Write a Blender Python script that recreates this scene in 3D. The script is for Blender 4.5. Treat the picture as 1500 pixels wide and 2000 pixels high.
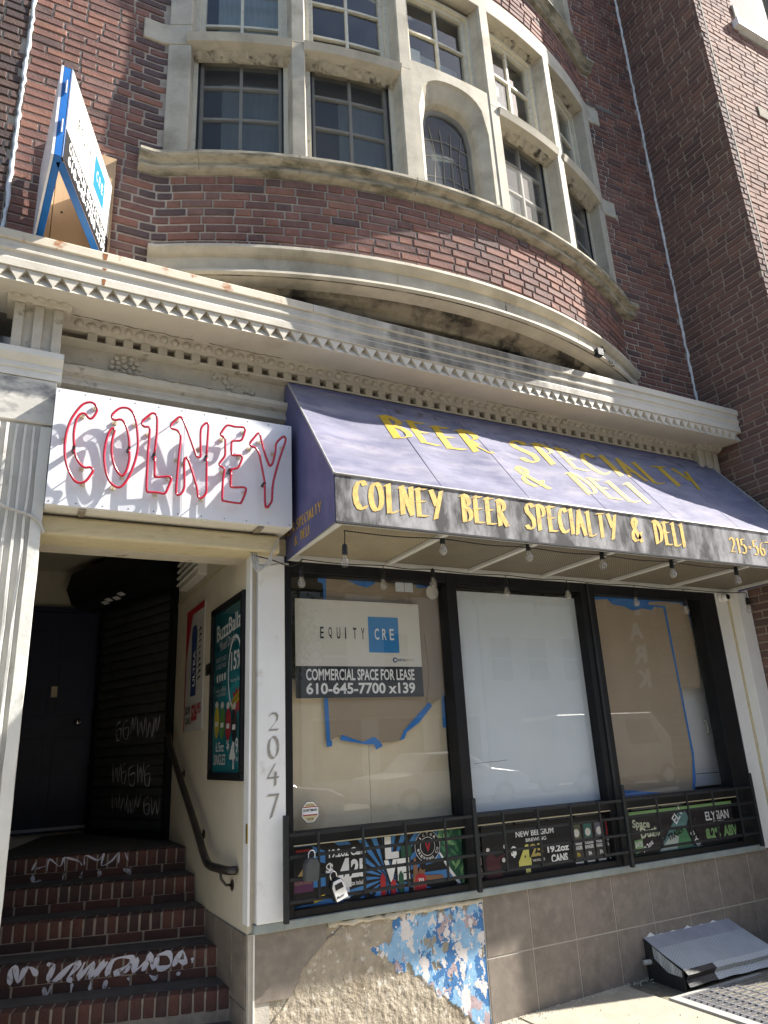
import bpy, bmesh, math, random
from mathutils import Vector, Matrix
random.seed(7)
scene = bpy.context.scene
for o in list(bpy.data.objects): bpy.data.objects.remove(o)
COL = scene.collection
rad = math.radians

# ------------------------------------------------------------------ camera
EX = Vector((0.88629431, 0.10280793, 0.45156718))
ED = Vector((-0.46054725, 0.29833504, 0.83599787))
UP = Vector((-0.0487711, -0.94890818, 0.31176056))
CAM = Vector((0, -4.25, 1.6))
FPX = 1410.0
cam_d = bpy.data.cameras.new('camera'); cam = bpy.data.objects.new('camera', cam_d); COL.objects.link(cam)
cam_d.sensor_fit = 'VERTICAL'; cam_d.sensor_height = 36; cam_d.lens = FPX / 2000 * 36
cam_d.clip_start = .05; cam_d.clip_end = 3000
cam.matrix_world = Matrix(((EX[0], -EX[1], -EX[2], CAM[0]), (ED[0], -ED[1], -ED[2], CAM[1]), (UP[0], -UP[1], -UP[2], CAM[2]), (0, 0, 0, 1)))
scene.camera = cam
scene.render.resolution_x = 768; scene.render.resolution_y = 1024
def project(P):
    d = Vector(P) - CAM
    c = EX * d[0] + ED * d[1] + UP * d[2]
    return 750 + FPX * c[0] / c[2], 1000 + FPX * c[1] / c[2]

# ------------------------------------------------------------------ light
SUN_AZ = 18.2      # degrees out of the wall plane, from the right
SUN_EL = 43.0
sx, sy, sz = math.cos(rad(SUN_EL)) * math.cos(rad(SUN_AZ)), -math.cos(rad(SUN_EL)) * math.sin(rad(SUN_AZ)), math.sin(rad(SUN_EL))
sun_d = bpy.data.lights.new('sun', 'SUN'); sun_d.energy = 4.7; sun_d.angle = rad(.53); sun_d.color = (1, .955, .88)
sun = bpy.data.objects.new('sun', sun_d); COL.objects.link(sun); sun.location = (20, -8, 20)
sun.rotation_euler = Vector((sx, sy, sz)).to_track_quat('Z', 'Y').to_euler()
world = bpy.data.worlds.new('World'); scene.world = world; world.use_nodes = True
wn = world.node_tree; wn.nodes.clear()
sky = wn.nodes.new('ShaderNodeTexSky'); sky.sky_type = 'NISHITA'; sky.sun_disc = False
sky.sun_elevation = rad(SUN_EL); sky.sun_rotation = math.atan2(sx, sy)
sky.dust_density = 1.6; sky.ozone_density = 1.0
bg = wn.nodes.new('ShaderNodeBackground'); bg.inputs[1].default_value = .094
wo = wn.nodes.new('ShaderNodeOutputWorld')
wn.links.new(sky.outputs[0], bg.inputs[0]); wn.links.new(bg.outputs[0], wo.inputs[0])
scene.view_settings.view_transform = 'Standard'; scene.view_settings.look = 'None'
scene.view_settings.exposure = 1.62; scene.view_settings.gamma = 1; scene.view_settings.use_curve_mapping = False

# ------------------------------------------------------------------ materials
MATS = {}
def mat(name, col, rough=.75, var=.16, scale=9, bump=0., bscale=70, metal=0., col2=None, f2=(.52, .62), s2=3., col3=None, f3=(.58, .66), s3=14., streak=0., spec=.35, stretch=(1, 1, 1), detail=5, soot=0.):
    """noise-varied principled material in world space; col2/col3 are stains with shapes of their own"""
    if name in MATS: return MATS[name]
    m = bpy.data.materials.new(name); m.use_nodes = True; nt = m.node_tree; N = nt.nodes; L = nt.links
    b = N['Principled BSDF']; b.inputs['Roughness'].default_value = rough; b.inputs['Metallic'].default_value = metal
    b.inputs['Specular IOR Level'].default_value = spec
    g = N.new('ShaderNodeNewGeometry')
    mp = N.new('ShaderNodeMapping'); mp.inputs['Scale'].default_value = stretch; L.new(g.outputs['Position'], mp.inputs[0])
    def noise(sc, vec=None, det=detail):
        n = N.new('ShaderNodeTexNoise'); n.inputs['Scale'].default_value = sc; n.inputs['Detail'].default_value = det; n.inputs['Roughness'].default_value = .62
        L.new(vec or mp.outputs[0], n.inputs['Vector']); return n.outputs[0]
    def ramp(src, a, z):
        r = N.new('ShaderNodeMapRange'); r.inputs[1].default_value = a; r.inputs[2].default_value = z; L.new(src, r.inputs[0]); return r.outputs[0]
    def mix(f, A, B):
        x = N.new('ShaderNodeMix'); x.data_type = 'RGBA'; L.new(f, x.inputs[0])
        for k, v in ((6, A), (7, B)):
            if isinstance(v, tuple): x.inputs[k].default_value = (*v, 1)
            else: L.new(v, x.inputs[k])
        return x.outputs[2]
    c = mix(ramp(noise(scale), .3, .7), tuple(v * (1 - var) for v in col), tuple(min(.95, v * (1 + var)) for v in col))
    if col2: c = mix(ramp(noise(s2), *f2), c, col2)
    if col3: c = mix(ramp(noise(s3), *f3), c, col3)
    if streak:
        mp2 = N.new('ShaderNodeMapping'); mp2.inputs['Scale'].default_value = (22, 22, 1.2); L.new(g.outputs['Position'], mp2.inputs[0])
        c = mix(ramp(noise(1., mp2.outputs[0]), .5, .5 + .35 / max(streak, .01) * .5), c, tuple(v * (1 - .6 * streak) for v in col))
    if soot: c = mix(ramp(noise(1.1, g.outputs['Position']), .48, .48 + .34 / soot), c, tuple(v * .42 + .006 for v in col))
    L.new(c, b.inputs['Base Color'])
    if bump:
        bp = N.new('ShaderNodeBump'); bp.inputs['Strength'].default_value = min(1, bump); bp.inputs['Distance'].default_value = .004 * max(1, bump)
        L.new(noise(bscale), bp.inputs['Height']); L.new(bp.outputs[0], b.inputs['Normal'])
    MATS[name] = m; return m
def glass(name, tint=.97, rough=.0, ior=1.5, dirt=0.):
    if name in MATS: return MATS[name]
    m = bpy.data.materials.new(name); m.use_nodes = True; nt = m.node_tree; N = nt.nodes; L = nt.links
    N.remove(N['Principled BSDF'])
    t = N.new('ShaderNodeBsdfTransparent'); t.inputs[0].default_value = (tint, tint, tint, 1) if not isinstance(tint, tuple) else (*tint, 1)
    gl = N.new('ShaderNodeBsdfGlossy'); gl.inputs['Roughness'].default_value = rough
    lw = N.new('ShaderNodeLayerWeight'); lw.inputs[0].default_value = .5      # Schlick reflectance, the same from both sides of the sheet
    pw = N.new('ShaderNodeMath'); pw.operation = 'POWER'; pw.inputs[1].default_value = 5; L.new(lw.outputs['Facing'], pw.inputs[0])
    f0 = 2 * ((ior - 1) / (ior + 1)) ** 2
    fr = N.new('ShaderNodeMapRange'); fr.inputs[3].default_value = f0; fr.inputs[4].default_value = 1; L.new(pw.outputs[0], fr.inputs[0])
    mx = N.new('ShaderNodeMixShader'); L.new(fr.outputs[0], mx.inputs[0]); L.new(t.outputs[0], mx.inputs[1]); L.new(gl.outputs[0], mx.inputs[2])
    out = mx.outputs[0]
    if dirt:
        d = N.new('ShaderNodeBsdfDiffuse'); d.inputs[0].default_value = (.5, .48, .44, 1)
        g = N.new('ShaderNodeNewGeometry'); n = N.new('ShaderNodeTexNoise'); n.inputs['Scale'].default_value = 4; n.inputs['Detail'].default_value = 6; L.new(g.outputs[0], n.inputs[0])
        r = N.new('ShaderNodeMapRange'); r.inputs[1].default_value = .35; r.inputs[2].default_value = .8; r.inputs[4].default_value = dirt; L.new(n.outputs[0], r.inputs[0])
        m2 = N.new('ShaderNodeMixShader'); L.new(r.outputs[0], m2.inputs[0]); L.new(out, m2.inputs[1]); L.new(d.outputs[0], m2.inputs[2]); out = m2.outputs[0]
    L.new(out, N['Material Output'].inputs[0]); MATS[name] = m; return m
def alpha_mat(name, col, lo, hi, scale, rough=.8, amax=1., stretch=(1, 1, 1), span=None):
    """paint that covers its sheet only where a noise is high (sprayed or flaking paint, dirty screens)"""
    if name in MATS: return MATS[name]
    m = bpy.data.materials.new(name); m.use_nodes = True; nt = m.node_tree; N = nt.nodes; L = nt.links
    b = N['Principled BSDF']; b.inputs['Base Color'].default_value = (*col, 1); b.inputs['Roughness'].default_value = rough
    g = N.new('ShaderNodeNewGeometry'); mp = N.new('ShaderNodeMapping'); mp.inputs['Scale'].default_value = stretch; L.new(g.outputs[0], mp.inputs[0])
    n = N.new('ShaderNodeTexNoise'); n.inputs['Scale'].default_value = scale; n.inputs['Detail'].default_value = 6; L.new(mp.outputs[0], n.inputs[0])
    r = N.new('ShaderNodeMapRange'); r.inputs[1].default_value = lo; r.inputs[2].default_value = hi; r.inputs[4].default_value = amax; L.new(n.outputs[0], r.inputs[0])
    a = r.outputs[0]
    if span:      # the stain thins out towards both ends along x
        sx_ = N.new('ShaderNodeSeparateXYZ'); L.new(g.outputs[0], sx_.inputs[0])
        for p, q in (span[:2], span[2:]):
            e = N.new('ShaderNodeMapRange'); e.inputs[1].default_value = p; e.inputs[2].default_value = q; L.new(sx_.outputs[0], e.inputs[0])
            x = N.new('ShaderNodeMath'); x.operation = 'MULTIPLY'; L.new(a, x.inputs[0]); L.new(e.outputs[0], x.inputs[1]); a = x.outputs[0]
    L.new(a, b.inputs['Alpha']); MATS[name] = m; return m
def perforated(name, col, hole, pitch, axes=(0, 1)):
    """sheet metal with a regular grid of small holes (each hole well under a pixel or two)"""
    if name in MATS: return MATS[name]
    m = mat(name, col, rough=.55, var=.12, scale=5); nt = m.node_tree; N = nt.nodes; L = nt.links
    b = N['Principled BSDF']; src = b.inputs['Base Color'].links[0].from_socket
    g = N.new('ShaderNodeNewGeometry'); s = N.new('ShaderNodeSeparateXYZ'); L.new(g.outputs['Position'], s.inputs[0])
    def sn(k, ph=0):
        a = N.new('ShaderNodeMath'); a.operation = 'MULTIPLY'; a.inputs[1].default_value = 2 * math.pi / pitch; L.new(s.outputs[axes[k]], a.inputs[0])
        c = N.new('ShaderNodeMath'); c.operation = 'SINE'; L.new(a.outputs[0], c.inputs[0]); return c.outputs[0]
    p = N.new('ShaderNodeMath'); p.operation = 'MULTIPLY'; L.new(sn(0), p.inputs[0]); L.new(sn(1), p.inputs[1])
    r = N.new('ShaderNodeMapRange'); r.inputs[1].default_value = .1; r.inputs[2].default_value = .35; L.new(p.outputs[0], r.inputs[0])
    x = N.new('ShaderNodeMix'); x.data_type = 'RGBA'; L.new(r.outputs[0], x.inputs[0]); L.new(src, x.inputs[6]); x.inputs[7].default_value = (*hole, 1)
    L.new(x.outputs[2], b.inputs['Base Color']); return m

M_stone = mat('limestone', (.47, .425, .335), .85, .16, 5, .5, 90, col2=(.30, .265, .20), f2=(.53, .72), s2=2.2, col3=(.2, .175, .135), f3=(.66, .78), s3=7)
M_stone_dark = mat('limestone_dark_stained', (.29, .245, .175), .9, .25, 6, 1.2, 40, col2=(.05, .042, .033), f2=(.47, .58), s2=2.4, col3=(.16, .13, .095), f3=(.54, .66), s3=8)  # darker than the other limestone, with black stains by noise
M_sill = mat('limestone_sill', (.36, .32, .24), .9, .2, 8, .5, 80, col2=(.13, .12, .085), f2=(.46, .64), s2=5, stretch=(1, 1, 4))
M_carve = mat('limestone_tooled', (.42, .37, .28), .9, .25, 14, 1.5, 30, col2=(.07, .06, .045), f2=(.52, .64), s2=9)
M_cornice = mat('cornice_paint', (.56, .52, .44), .6, .07, 5, .35, 40, col2=(.40, .36, .29), f2=(.55, .75), s2=2.5, col3=(.24, .2, .15), f3=(.69, .78), s3=10)
M_cornice_rust = mat('cornice_cap_rusty', (.58, .52, .41), .6, .08, 6, .2, 50, col2=(.34, .13, .04), f2=(.60, .68), s2=7)
M_orn = mat('ornament_paint', (.50, .455, .37), .7, .12, 9, .8, 35, col2=(.2, .165, .12), f2=(.6, .72), s2=9)
M_recess = mat('ornament_dark', (.22, .19, .145), .85, .25, 25, .8, 60)  # dark brown for dentil gaps, joints, cracks and brackets
M_pil = mat('pilaster_paint', (.60, .59, .54), .6, .06, 7, .6, 28, col2=(.40, .37, .31), f2=(.6, .75), s2=6)
M_marble = mat('pilaster_band_stain', (.52, .50, .45), .5, .1, 5, .4, 30, col2=(.2, .2, .19), f2=(.5, .66), s2=4.5, stretch=(1, 1, 2.2))
M_mortar = mat('mortar', (.38, .325, .265), .95, .2, 18, 1., 120)
M_mortar_dark = mat('mortar_dark', (.30, .25, .20), .95, .25, 14, 1., 120)
M_mortar_pale = mat('mortar_pale', (.40, .355, .29), .95, .18, 14, 1., 120)
M_caulk = mat('white_sealant', (.66, .68, .68), .5, .1, 14, .8, 40)
M_white = mat('white_paint', (.74, .735, .72), .5, .05, 6, .25, 60, col2=(.56, .54, .5), f2=(.6, .76), s2=5)
M_white_board = mat('white_board', (.70, .70, .69), .5, .05, 5, .4, 30, col2=(.52, .5, .47), f2=(.62, .75), s2=6, streak=.1)
M_cream = mat('cream_wall', (.55, .50, .40), .7, .06, 4, .3, 30, col2=(.42, .37, .28), f2=(.6, .78), s2=3)
M_beam = mat('old_beam_paint', (.52, .45, .29), .75, .12, 6, .7, 45, col2=(.34, .28, .17), f2=(.55, .72), s2=6, stretch=(1, 4, 4))
M_black = mat('black_aluminium', (.009, .0095, .011), .5, .25, 8, .15, 60, spec=.2)
M_iron = mat('dark_iron', (.014, .016, .018), .5, .3, 12, .4, 60, spec=.3)
M_sillmetal = mat('sill_strip', (.24, .27, .26), .6, .18, 8, .4, 50)
M_tile = mat('tile_brown', (.185, .158, .134), .5, .16, 4, .25, 30, col2=(.245, .21, .175), f2=(.46, .72), s2=13, col3=(.145, .122, .102), f3=(.56, .7), s3=5)
M_grout = mat('grout', (.40, .37, .32), .9, .12, 14, .5, 80)
M_stucco = mat('stucco_bare', (.33, .285, .22), .95, .2, 12, 1.8, 45, col2=(.20, .155, .10), f2=(.55, .72), s2=3.2, col3=(.53, .49, .42), f3=(.57, .66), s3=16)
M_stucco_pale = mat('stucco_ridge', (.50, .45, .36), .95, .18, 20, 1.6, 70)
M_concrete = mat('concrete', (.33, .30, .235), .95, .12, 7, .9, 90, col2=(.30, .275, .225), f2=(.52, .74), s2=2.2, col3=(.17, .155, .13), f3=(.70, .76), s3=40)
M_slab_joint = mat('slab_joint', (.16, .14, .10), .95, .3, 20)
M_tread = mat('tread_cement', (.085, .078, .072), .9, .25, 8, .9, 50)
M_asphalt = mat('asphalt', (.05, .05, .052), .9, .2, 6, .8, 120)
M_kerb = mat('kerb_stone', (.3, .29, .27), .9, .15, 6, .5, 60)
M_kraft = mat('kraft_paper', (.31, .25, .175), .8, .06, 3, .25, 9)
M_kraft_dark = mat('kraft_paper_dark', (.36, .295, .21), .8, .06, 3, .25, 9)
M_card = mat('cardboard_tan', (.66, .57, .40), .85, .07, 4, .2, 12)
M_tape = mat('blue_tape', (.02, .17, .5), .5, .1, 12)
M_film = mat('white_window_film', (.60, .66, .70), .35, .03, 2, col2=(.54, .60, .64), f2=(.5, .75), s2=1.2)
M_doorwhite = mat('white_door_enamel', (.66, .68, .69), .4, .03, 3)
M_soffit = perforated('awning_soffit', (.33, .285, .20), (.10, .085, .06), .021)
M_soffit_dark = perforated('awning_soffit_dark', (.19, .165, .125), (.055, .047, .036), .021)  # darker tan for every bay after the first
M_alu = mat('awning_frame_white', (.52, .52, .5), .45, .08, 8)
M_vinyl = mat('awning_vinyl', (.088, .092, .20), .5, .10, 4, .2, 12, col2=(.145, .135, .27), f2=(.5, .7), s2=2.4)
M_vinyl_faded = mat('awning_vinyl_faded', (.19, .186, .24), .8, .16, 2.2, .3, 6, col2=(.12, .12, .178), f2=(.44, .68), s2=2.6, col3=(.24, .228, .268), f3=(.50, .68), s3=3.6, stretch=(1, 2.4, 2.4), spec=.12)
M_vinyl_brown = alpha_mat('awning_mildew', (.16, .10, .06), .53, .75, 7, amax=.75, stretch=(1.6, 1, 1))
M_valance = mat('awning_valance', (.30, .29, .29), .5, .16, 5, .15, 20, col2=(.03, .028, .027), f2=(.40, .60), s2=1., stretch=(7, 7, 2.6))
M_gold = mat('gold_lettering', (.56, .335, .035), .5, .14, 30, .1, 60)
M_gold_slope = mat('gold_lettering_sun_offset', (.43, .275, .012), .6, .12, 30)  # gold darkened in colour to offset the sun on the slope lettering
M_gold_worn = mat('gold_lettering_worn', (.68, .45, .12), .55, .25, 26, col2=(.35, .24, .10), f2=(.58, .7), s2=18)
M_piping = mat('awning_piping', (.30, .29, .28), .5, .25, 30)
M_signwhite = mat('sign_white', (.70, .71, .735), .28, .02, 3)
M_signedge = mat('sign_edge', (.62, .60, .55), .5, .06, 6)
M_neon = mat('red_neon_tube', (.42, .010, .03), .22, .08, 20, spec=.6)
M_neon_dark = mat('tube_black_cap', (.02, .018, .018), .4, .2, 20)
M_clip = mat('tube_clip', (.50, .44, .30), .3, .2, 40)
M_acryl = glass('clear_acrylic', .985, .02, 1.49)
M_glass = glass('window_glass', .93, 0, 1.52, .05)
M_glass_old = glass('old_window_glass', (.74, .78, .78), .02, 1.55, .10)
M_bulb = glass('bulb_glass', .95, 0, 1.5, .55)
M_screen = alpha_mat('insect_screen', (.055, .056, .052), .0, .35, 30, amax=.36)
M_room = mat('dim_room', (.16, .15, .13), .9, .2, 2)
M_blind = mat('window_blind', (.62, .62, .58), .8, .05, 3)
M_curtain = mat('grey_curtain', (.36, .39, .37), .9, .15, 6, stretch=(8, 8, .5))
M_cream_wood = mat('cream_window_wood', (.62, .575, .45), .6, .09, 12, .4, 50, col2=(.36, .31, .22), f2=(.6, .72), s2=16)
M_wood_dim = mat('sash_wood_grey', (.46, .43, .36), .7, .1, 12, .3, 50)
M_blue_frame = mat('blue_painted_frame', (.012, .13, .42), .4, .12, 10, .2, 40)
M_ply = mat('plywood', (.46, .31, .175), .8, .15, 3, .3, 40, stretch=(1, 1, .25))
M_signblue = mat('sign_blue', (.015, .19, .47), .4, .03, 4)
M_signblack = mat('sign_black', (.015, .015, .017), .45, .1, 4)
M_ink = mat('black_ink', (.01, .01, .011), .6, .1, 6)
M_paperwhite = mat('print_white', (.76, .76, .74), .5, .03, 6)
M_lease = mat('lease_sign_board', (.62, .60, .53), .4, .03, 4)
M_galv = perforated('perforated_galvanised', (.50, .53, .55), (.12, .12, .12), .0135)
M_galv_plain = mat('galvanised_sheet', (.36, .37, .41), .45, .14, 6, .3, 40, metal=.25)
M_grate = mat('grate_steel', (.24, .24, .25), .5, .25, 20, .4, 60, metal=.3)
M_tar = mat('black_tar', (.02, .02, .021), .55, .25, 10, 1.2, 40)
M_bulbcap = mat('bulb_socket', (.012, .012, .013), .5, .2, 10)
M_cable = mat('black_cable', (.015, .015, .016), .5, .2, 10)
M_cable_grey = mat('grey_cable', (.42, .41, .38), .55, .12, 20)
M_spray = alpha_mat('white_spray_paint', (.62, .62, .70), .22, .42, 26, amax=.93)
M_spray_thin = alpha_mat('thin_spray_paint', (.66, .66, .72), .26, .52, 18, amax=.85)
M_grime = alpha_mat('water_run_grime', (.075, .07, .06), .36, .72, 3, amax=.8, stretch=(2.2, 2, .8), span=(1.3, 2.3, 4.5, 3.5))
M_numeral = mat('grey_numeral_paint', (.28, .26, .23), .7, .2, 30)
M_door = mat('navy_door', (.022, .027, .055), .4, .15, 6)
M_shutter = mat('black_shutter', (.05, .052, .05), .4, .25, 8, spec=.4)
M_rail = mat('dark_handrail', (.03, .026, .022), .3, .3, 10, spec=.5)
M_brass = mat('brass', (.5, .36, .12), .3, .1, 10, metal=1)
M_chrome = mat('chrome', (.6, .6, .6), .2, .05, 10, metal=1)
M_bluepaint = [mat('mural_blue', (.05, .155, .345), .7, .15, 16, .5, 60), mat('mural_sky_blue', (.22, .385, .56), .7, .15, 16, .5, 60), mat('mural_white', (.60, .56, .54), .8, .12, 20, .5, 60), mat('mural_rose', (.36, .28, .29), .8, .18, 20, .5, 60), mat('mural_grey', (.27, .25, .2), .9, .15, 20, .6, 60)]
def flatcol(name, c, rough=.45): return mat('print_' + name, c, rough, .05, 8)
def bricks_of(prefix, tones, bump=1.1):
    return [mat('%s_brick_tone_%d' % (prefix, i), t, .85, .2, 22, bump, 75, col3=tuple(v * .35 for v in t), f3=(.66, .72), s3=48, col2=tuple(v * .72 + .01 for v in t), f2=(.5, .7), s2=11, soot=.9) for i, t in enumerate(tones)]
B_MAIN = bricks_of('rowhouse', [(.215, .106, .083), (.190, .096, .078), (.245, .116, .086), (.165, .088, .074), (.265, .130, .092), (.135, .082, .072), (.21, .12, .098), (.11, .074, .07)])
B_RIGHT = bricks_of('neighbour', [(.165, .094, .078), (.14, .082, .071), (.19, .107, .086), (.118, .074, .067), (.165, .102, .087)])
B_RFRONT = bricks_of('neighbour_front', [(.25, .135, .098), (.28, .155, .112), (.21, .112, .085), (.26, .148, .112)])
B_LEFT = bricks_of('end_house', [(.12, .075, .062), (.09, .06, .055), (.15, .085, .065), (.075, .055, .053)])
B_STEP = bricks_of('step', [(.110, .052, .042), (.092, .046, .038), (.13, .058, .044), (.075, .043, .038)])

# ------------------------------------------------------------------ object helpers
def wloc(o):
    v = Vector((0, 0, 0))
    while o is not None: v += o.location; o = o.parent
    return v
def thing(name, label, cat, loc=(0, 0, 0), group=None):
    o = bpy.data.objects.new(name, None); COL.objects.link(o); o.location = loc; o.empty_display_size = .1
    o['label'] = label; o['category'] = cat
    if group: o['group'] = group
    return o
def tag(o, label, cat, group=None):
    o['label'] = label; o['category'] = cat
    if group: o['group'] = group
    return o
def link(name, me, parent=None, loc=None, rot=None, scale=None):
    """mesh in world coordinates unless loc is given; parents carry translation only"""
    o = bpy.data.objects.new(name, me); COL.objects.link(o)
    L = Vector(loc) if loc is not None else Vector((0, 0, 0))
    if parent is not None: o.parent = parent; L = L - wloc(parent)
    o.location = L
    if rot: o.rotation_euler = rot
    if scale: o.scale = scale
    return o
class MB:
    def __init__(s): s.v = []; s.f = []; s.m = []
    def add(s, vs, fs, mi=0):
        b = len(s.v); s.v += [tuple(p) for p in vs]; s.f += [tuple(b + i for i in f) for f in fs]; s.m += [mi] * len(fs); return s
    def box(s, x0, x1, y0, y1, z0, z1, mi=0):
        return s.add([(x0, y0, z0), (x1, y0, z0), (x1, y1, z0), (x0, y1, z0), (x0, y0, z1), (x1, y0, z1), (x1, y1, z1), (x0, y1, z1)],
                     [(0, 3, 2, 1), (4, 5, 6, 7), (0, 1, 5, 4), (1, 2, 6, 5), (2, 3, 7, 6), (3, 0, 4, 7)], mi)
    def obox(s, O, A, B, Cc, mi=0):
        O, A, B, Cc = Vector(O), Vector(A), Vector(B), Vector(Cc)
        P = [O, O + A, O + A + B, O + B, O + Cc, O + A + Cc, O + A + B + Cc, O + B + Cc]
        fs = [(0, 3, 2, 1), (4, 5, 6, 7), (0, 1, 5, 4), (1, 2, 6, 5), (2, 3, 7, 6), (3, 0, 4, 7)]
        if A.cross(B).dot(Cc) < 0: fs = [tuple(reversed(f)) for f in fs]
        return s.add(P, fs, mi)
    def loft(s, rings, closed=True, caps=True, mi=0):
        n = len(rings[0]); vs = [p for r in rings for p in r]; fs = []
        for i in range(len(rings) - 1):
            for j in range(n if closed else n - 1):
                k = (j + 1) % n; fs.append((i * n + j, i * n + k, (i + 1) * n + k, (i + 1) * n + j))
        if caps and closed:
            fs.append(tuple(reversed(range(n)))); fs.append(tuple((len(rings) - 1) * n + j for j in range(n)))
        return s.add(vs, fs, mi)
    def run(s, prof, x0, x1, mi=0):
        """profile [(y,z)] extruded along x"""
        return s.loft([[(x, y, z) for y, z in prof] for x in (x0, x1)], mi=mi)
    def tube(s, pts, r, n=8, mi=0, caps=True):
        pts = [Vector(p) for p in pts]; rings = []; up = None
        for i, p in enumerate(pts):
            t = (pts[min(i + 1, len(pts) - 1)] - pts[max(i - 1, 0)]).normalized()
            if up is None: up = Vector((0, 0, 1)) if abs(t.z) < .9 else Vector((0, 1, 0))
            a = t.cross(up)
            if a.length < 1e-4: a = t.orthogonal()
            a.normalize(); b = a.cross(t).normalized(); up = b
            rr = r[i] if isinstance(r, (list, tuple)) else r
            rings.append([p + (a * math.cos(2 * math.pi * k / n) + b * math.sin(2 * math.pi * k / n)) * rr for k in range(n)])
        return s.loft(rings, caps=caps, mi=mi)
    def lathe(s, prof, O, n=16, axis='z', mi=0):
        O = Vector(O); rings = []
        for r, h in prof:
            rg = []
            for k in range(n):
                c, q = math.cos(2 * math.pi * k / n) * r, math.sin(2 * math.pi * k / n) * r
                rg.append(O + (Vector((c, q, h)) if axis == 'z' else Vector((c, h, q)) if axis == 'y' else Vector((h, c, q))))
            rings.append(rg)
        return s.loft(rings, mi=mi)
    def build(s, name, mats, parent=None, bevel=0, smooth=False, seg=1, fixn=True):
        me = bpy.data.meshes.new(name); me.from_pydata(s.v, [], s.f)
        for m in (mats if isinstance(mats, (list, tuple)) else [mats]): me.materials.append(m)
        me.polygons.foreach_set('material_index', s.m)
        bm = bmesh.new(); bm.from_mesh(me)
        if fixn: bmesh.ops.recalc_face_normals(bm, faces=bm.faces)
        if bevel: bmesh.ops.bevel(bm, geom=[e for e in bm.edges if len(e.link_faces) == 2 and e.calc_face_angle(0) > .5], offset=bevel, segments=seg, affect='EDGES', clamp_overlap=True)
        bm.to_mesh(me); bm.free()
        if smooth: me.polygons.foreach_set('use_smooth', [True] * len(me.polygons))
        me.update(); return link(name, me, parent)
def box(name, m, parent, x0, x1, y0, y1, z0, z1, bevel=0): return MB().box(x0, x1, y0, y1, z0, z1).build(name, m, parent, bevel)
def sheet(name, m, parent, pts):
    """one flat polygon given as 3-D points (print, paper, film)"""
    me = bpy.data.meshes.new(name); me.from_pydata([tuple(p) for p in pts], [], [tuple(range(len(pts)))]); me.materials.append(m); me.update()
    return link(name, me, parent)
class Plane:
    """a printed face: origin, right, up; lays shapes and lettering in small real layers"""
    def __init__(s, O, U, V, parent): s.O, s.U, s.V = Vector(O), Vector(U).normalized(), Vector(V).normalized(); s.N = s.U.cross(s.V); s.p = parent; s.warp = None
    def at(s, u, v, k): return s.O + s.U * u + s.V * v + s.N * (.0012 * k + (s.warp(u, v) if s.warp else 0))
    def poly(s, name, m, pts, k=1, parent=None): return sheet(name, m, parent or s.p, [s.at(u, v, k) for u, v in pts])
    def rect(s, name, m, u0, u1, v0, v1, k=1, parent=None): return s.poly(name, m, [(u0, v0), (u1, v0), (u1, v1), (u0, v1)], k, parent)
    def text(s, txt, m, u0, u1, v0, v1, k=2, bold=0., ang=0., name='lettering', parent=None):
        cu = bpy.data.curves.new('t', 'FONT'); cu.body = txt; cu.size = 1; cu.fill_mode = 'FRONT'; cu.offset = bold; cu.resolution_u = 3
        o = bpy.data.objects.new('t', cu); me = bpy.data.meshes.new_from_object(o); bpy.data.objects.remove(o); bpy.data.curves.remove(cu)
        xs = [v.co.x for v in me.vertices]; ys = [v.co.y for v in me.vertices]
        xa, xb, ya, yb = min(xs), max(xs), min(ys), max(ys); w, h = u1 - u0, v1 - v0; ca, sa = math.cos(ang), math.sin(ang)
        for v in me.vertices:
            a, b = (v.co.x - xa) / max(1e-6, xb - xa) * w, (v.co.y - ya) / max(1e-6, yb - ya) * h
            v.co = s.at(u0 + a * ca - b * sa, v0 + a * sa + b * ca, k)
        me.materials.clear(); me.materials.append(m); me.update()
        return link(name, me, parent or s.p)
    def ribbon(s, name, m, paths, width, k=1, parent=None):
        """flat paint strokes with even width and rounded ends"""
        mb = MB()
        for q, pth in enumerate(paths):
            P = smooth_path([(a, b, 0) for a, b in pth], 4); n = len(P); L_, R_ = [], []
            for i, p in enumerate(P):
                t = (P[min(i + 1, n - 1)] - P[max(i - 1, 0)]); t = t.normalized() if t.length > 1e-6 else Vector((1, 0, 0)); nn = Vector((-t.y, t.x, 0)); w = width * .5 * (.35 if i in (0, n - 1) else .75 + .45 * math.sin(i * .9 + q * 2.1))
                L_.append(s.at(p.x + nn.x * w, p.y + nn.y * w, k + .3 * (q % 6) + .02 * (i % 9))); R_.append(s.at(p.x - nn.x * w, p.y - nn.y * w, k + .3 * (q % 6) + .02 * (i % 9)))
            mb.add(L_ + R_, [(i, i + 1, n + i + 1, n + i) for i in range(n - 1)])
        return mb.build(name, m, parent or s.p, fixn=False)
    def strokes(s, txt, m, u0, u1, v0, h, k=2, nib=(.15, .055), name='lettering', parent=None, skew=0.):
        """brush lettering: each stroke is a broad-nib ribbon"""
        x = 0; segs = []
        for ch in txt:
            if ch == ' ': x += .38; continue
            w, ss = GLYPH[ch]
            for st in ss: segs.append([(x + a, b) for a, b in st])
            x += w + .20
        x -= .20; sc = (u1 - u0) / x; mb = MB(); n = 0
        for st in segs:
            n += 1
            for i in range(len(st) - 1):
                P = []
                for (a, b), sg in ((st[i], -1), (st[i + 1], -1), (st[i + 1], 1), (st[i], 1)):
                    P.append(s.at(u0 + a * sc + skew * b * h + sg * nib[0] * h * .5, v0 + b * h + sg * nib[1] * h * .5, k + .25 * (n % 5) + .06 * (i % 3)))
                mb.add(P, [(0, 1, 2, 3)])
        return mb.build(name, m, parent or s.p, fixn=False)
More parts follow.
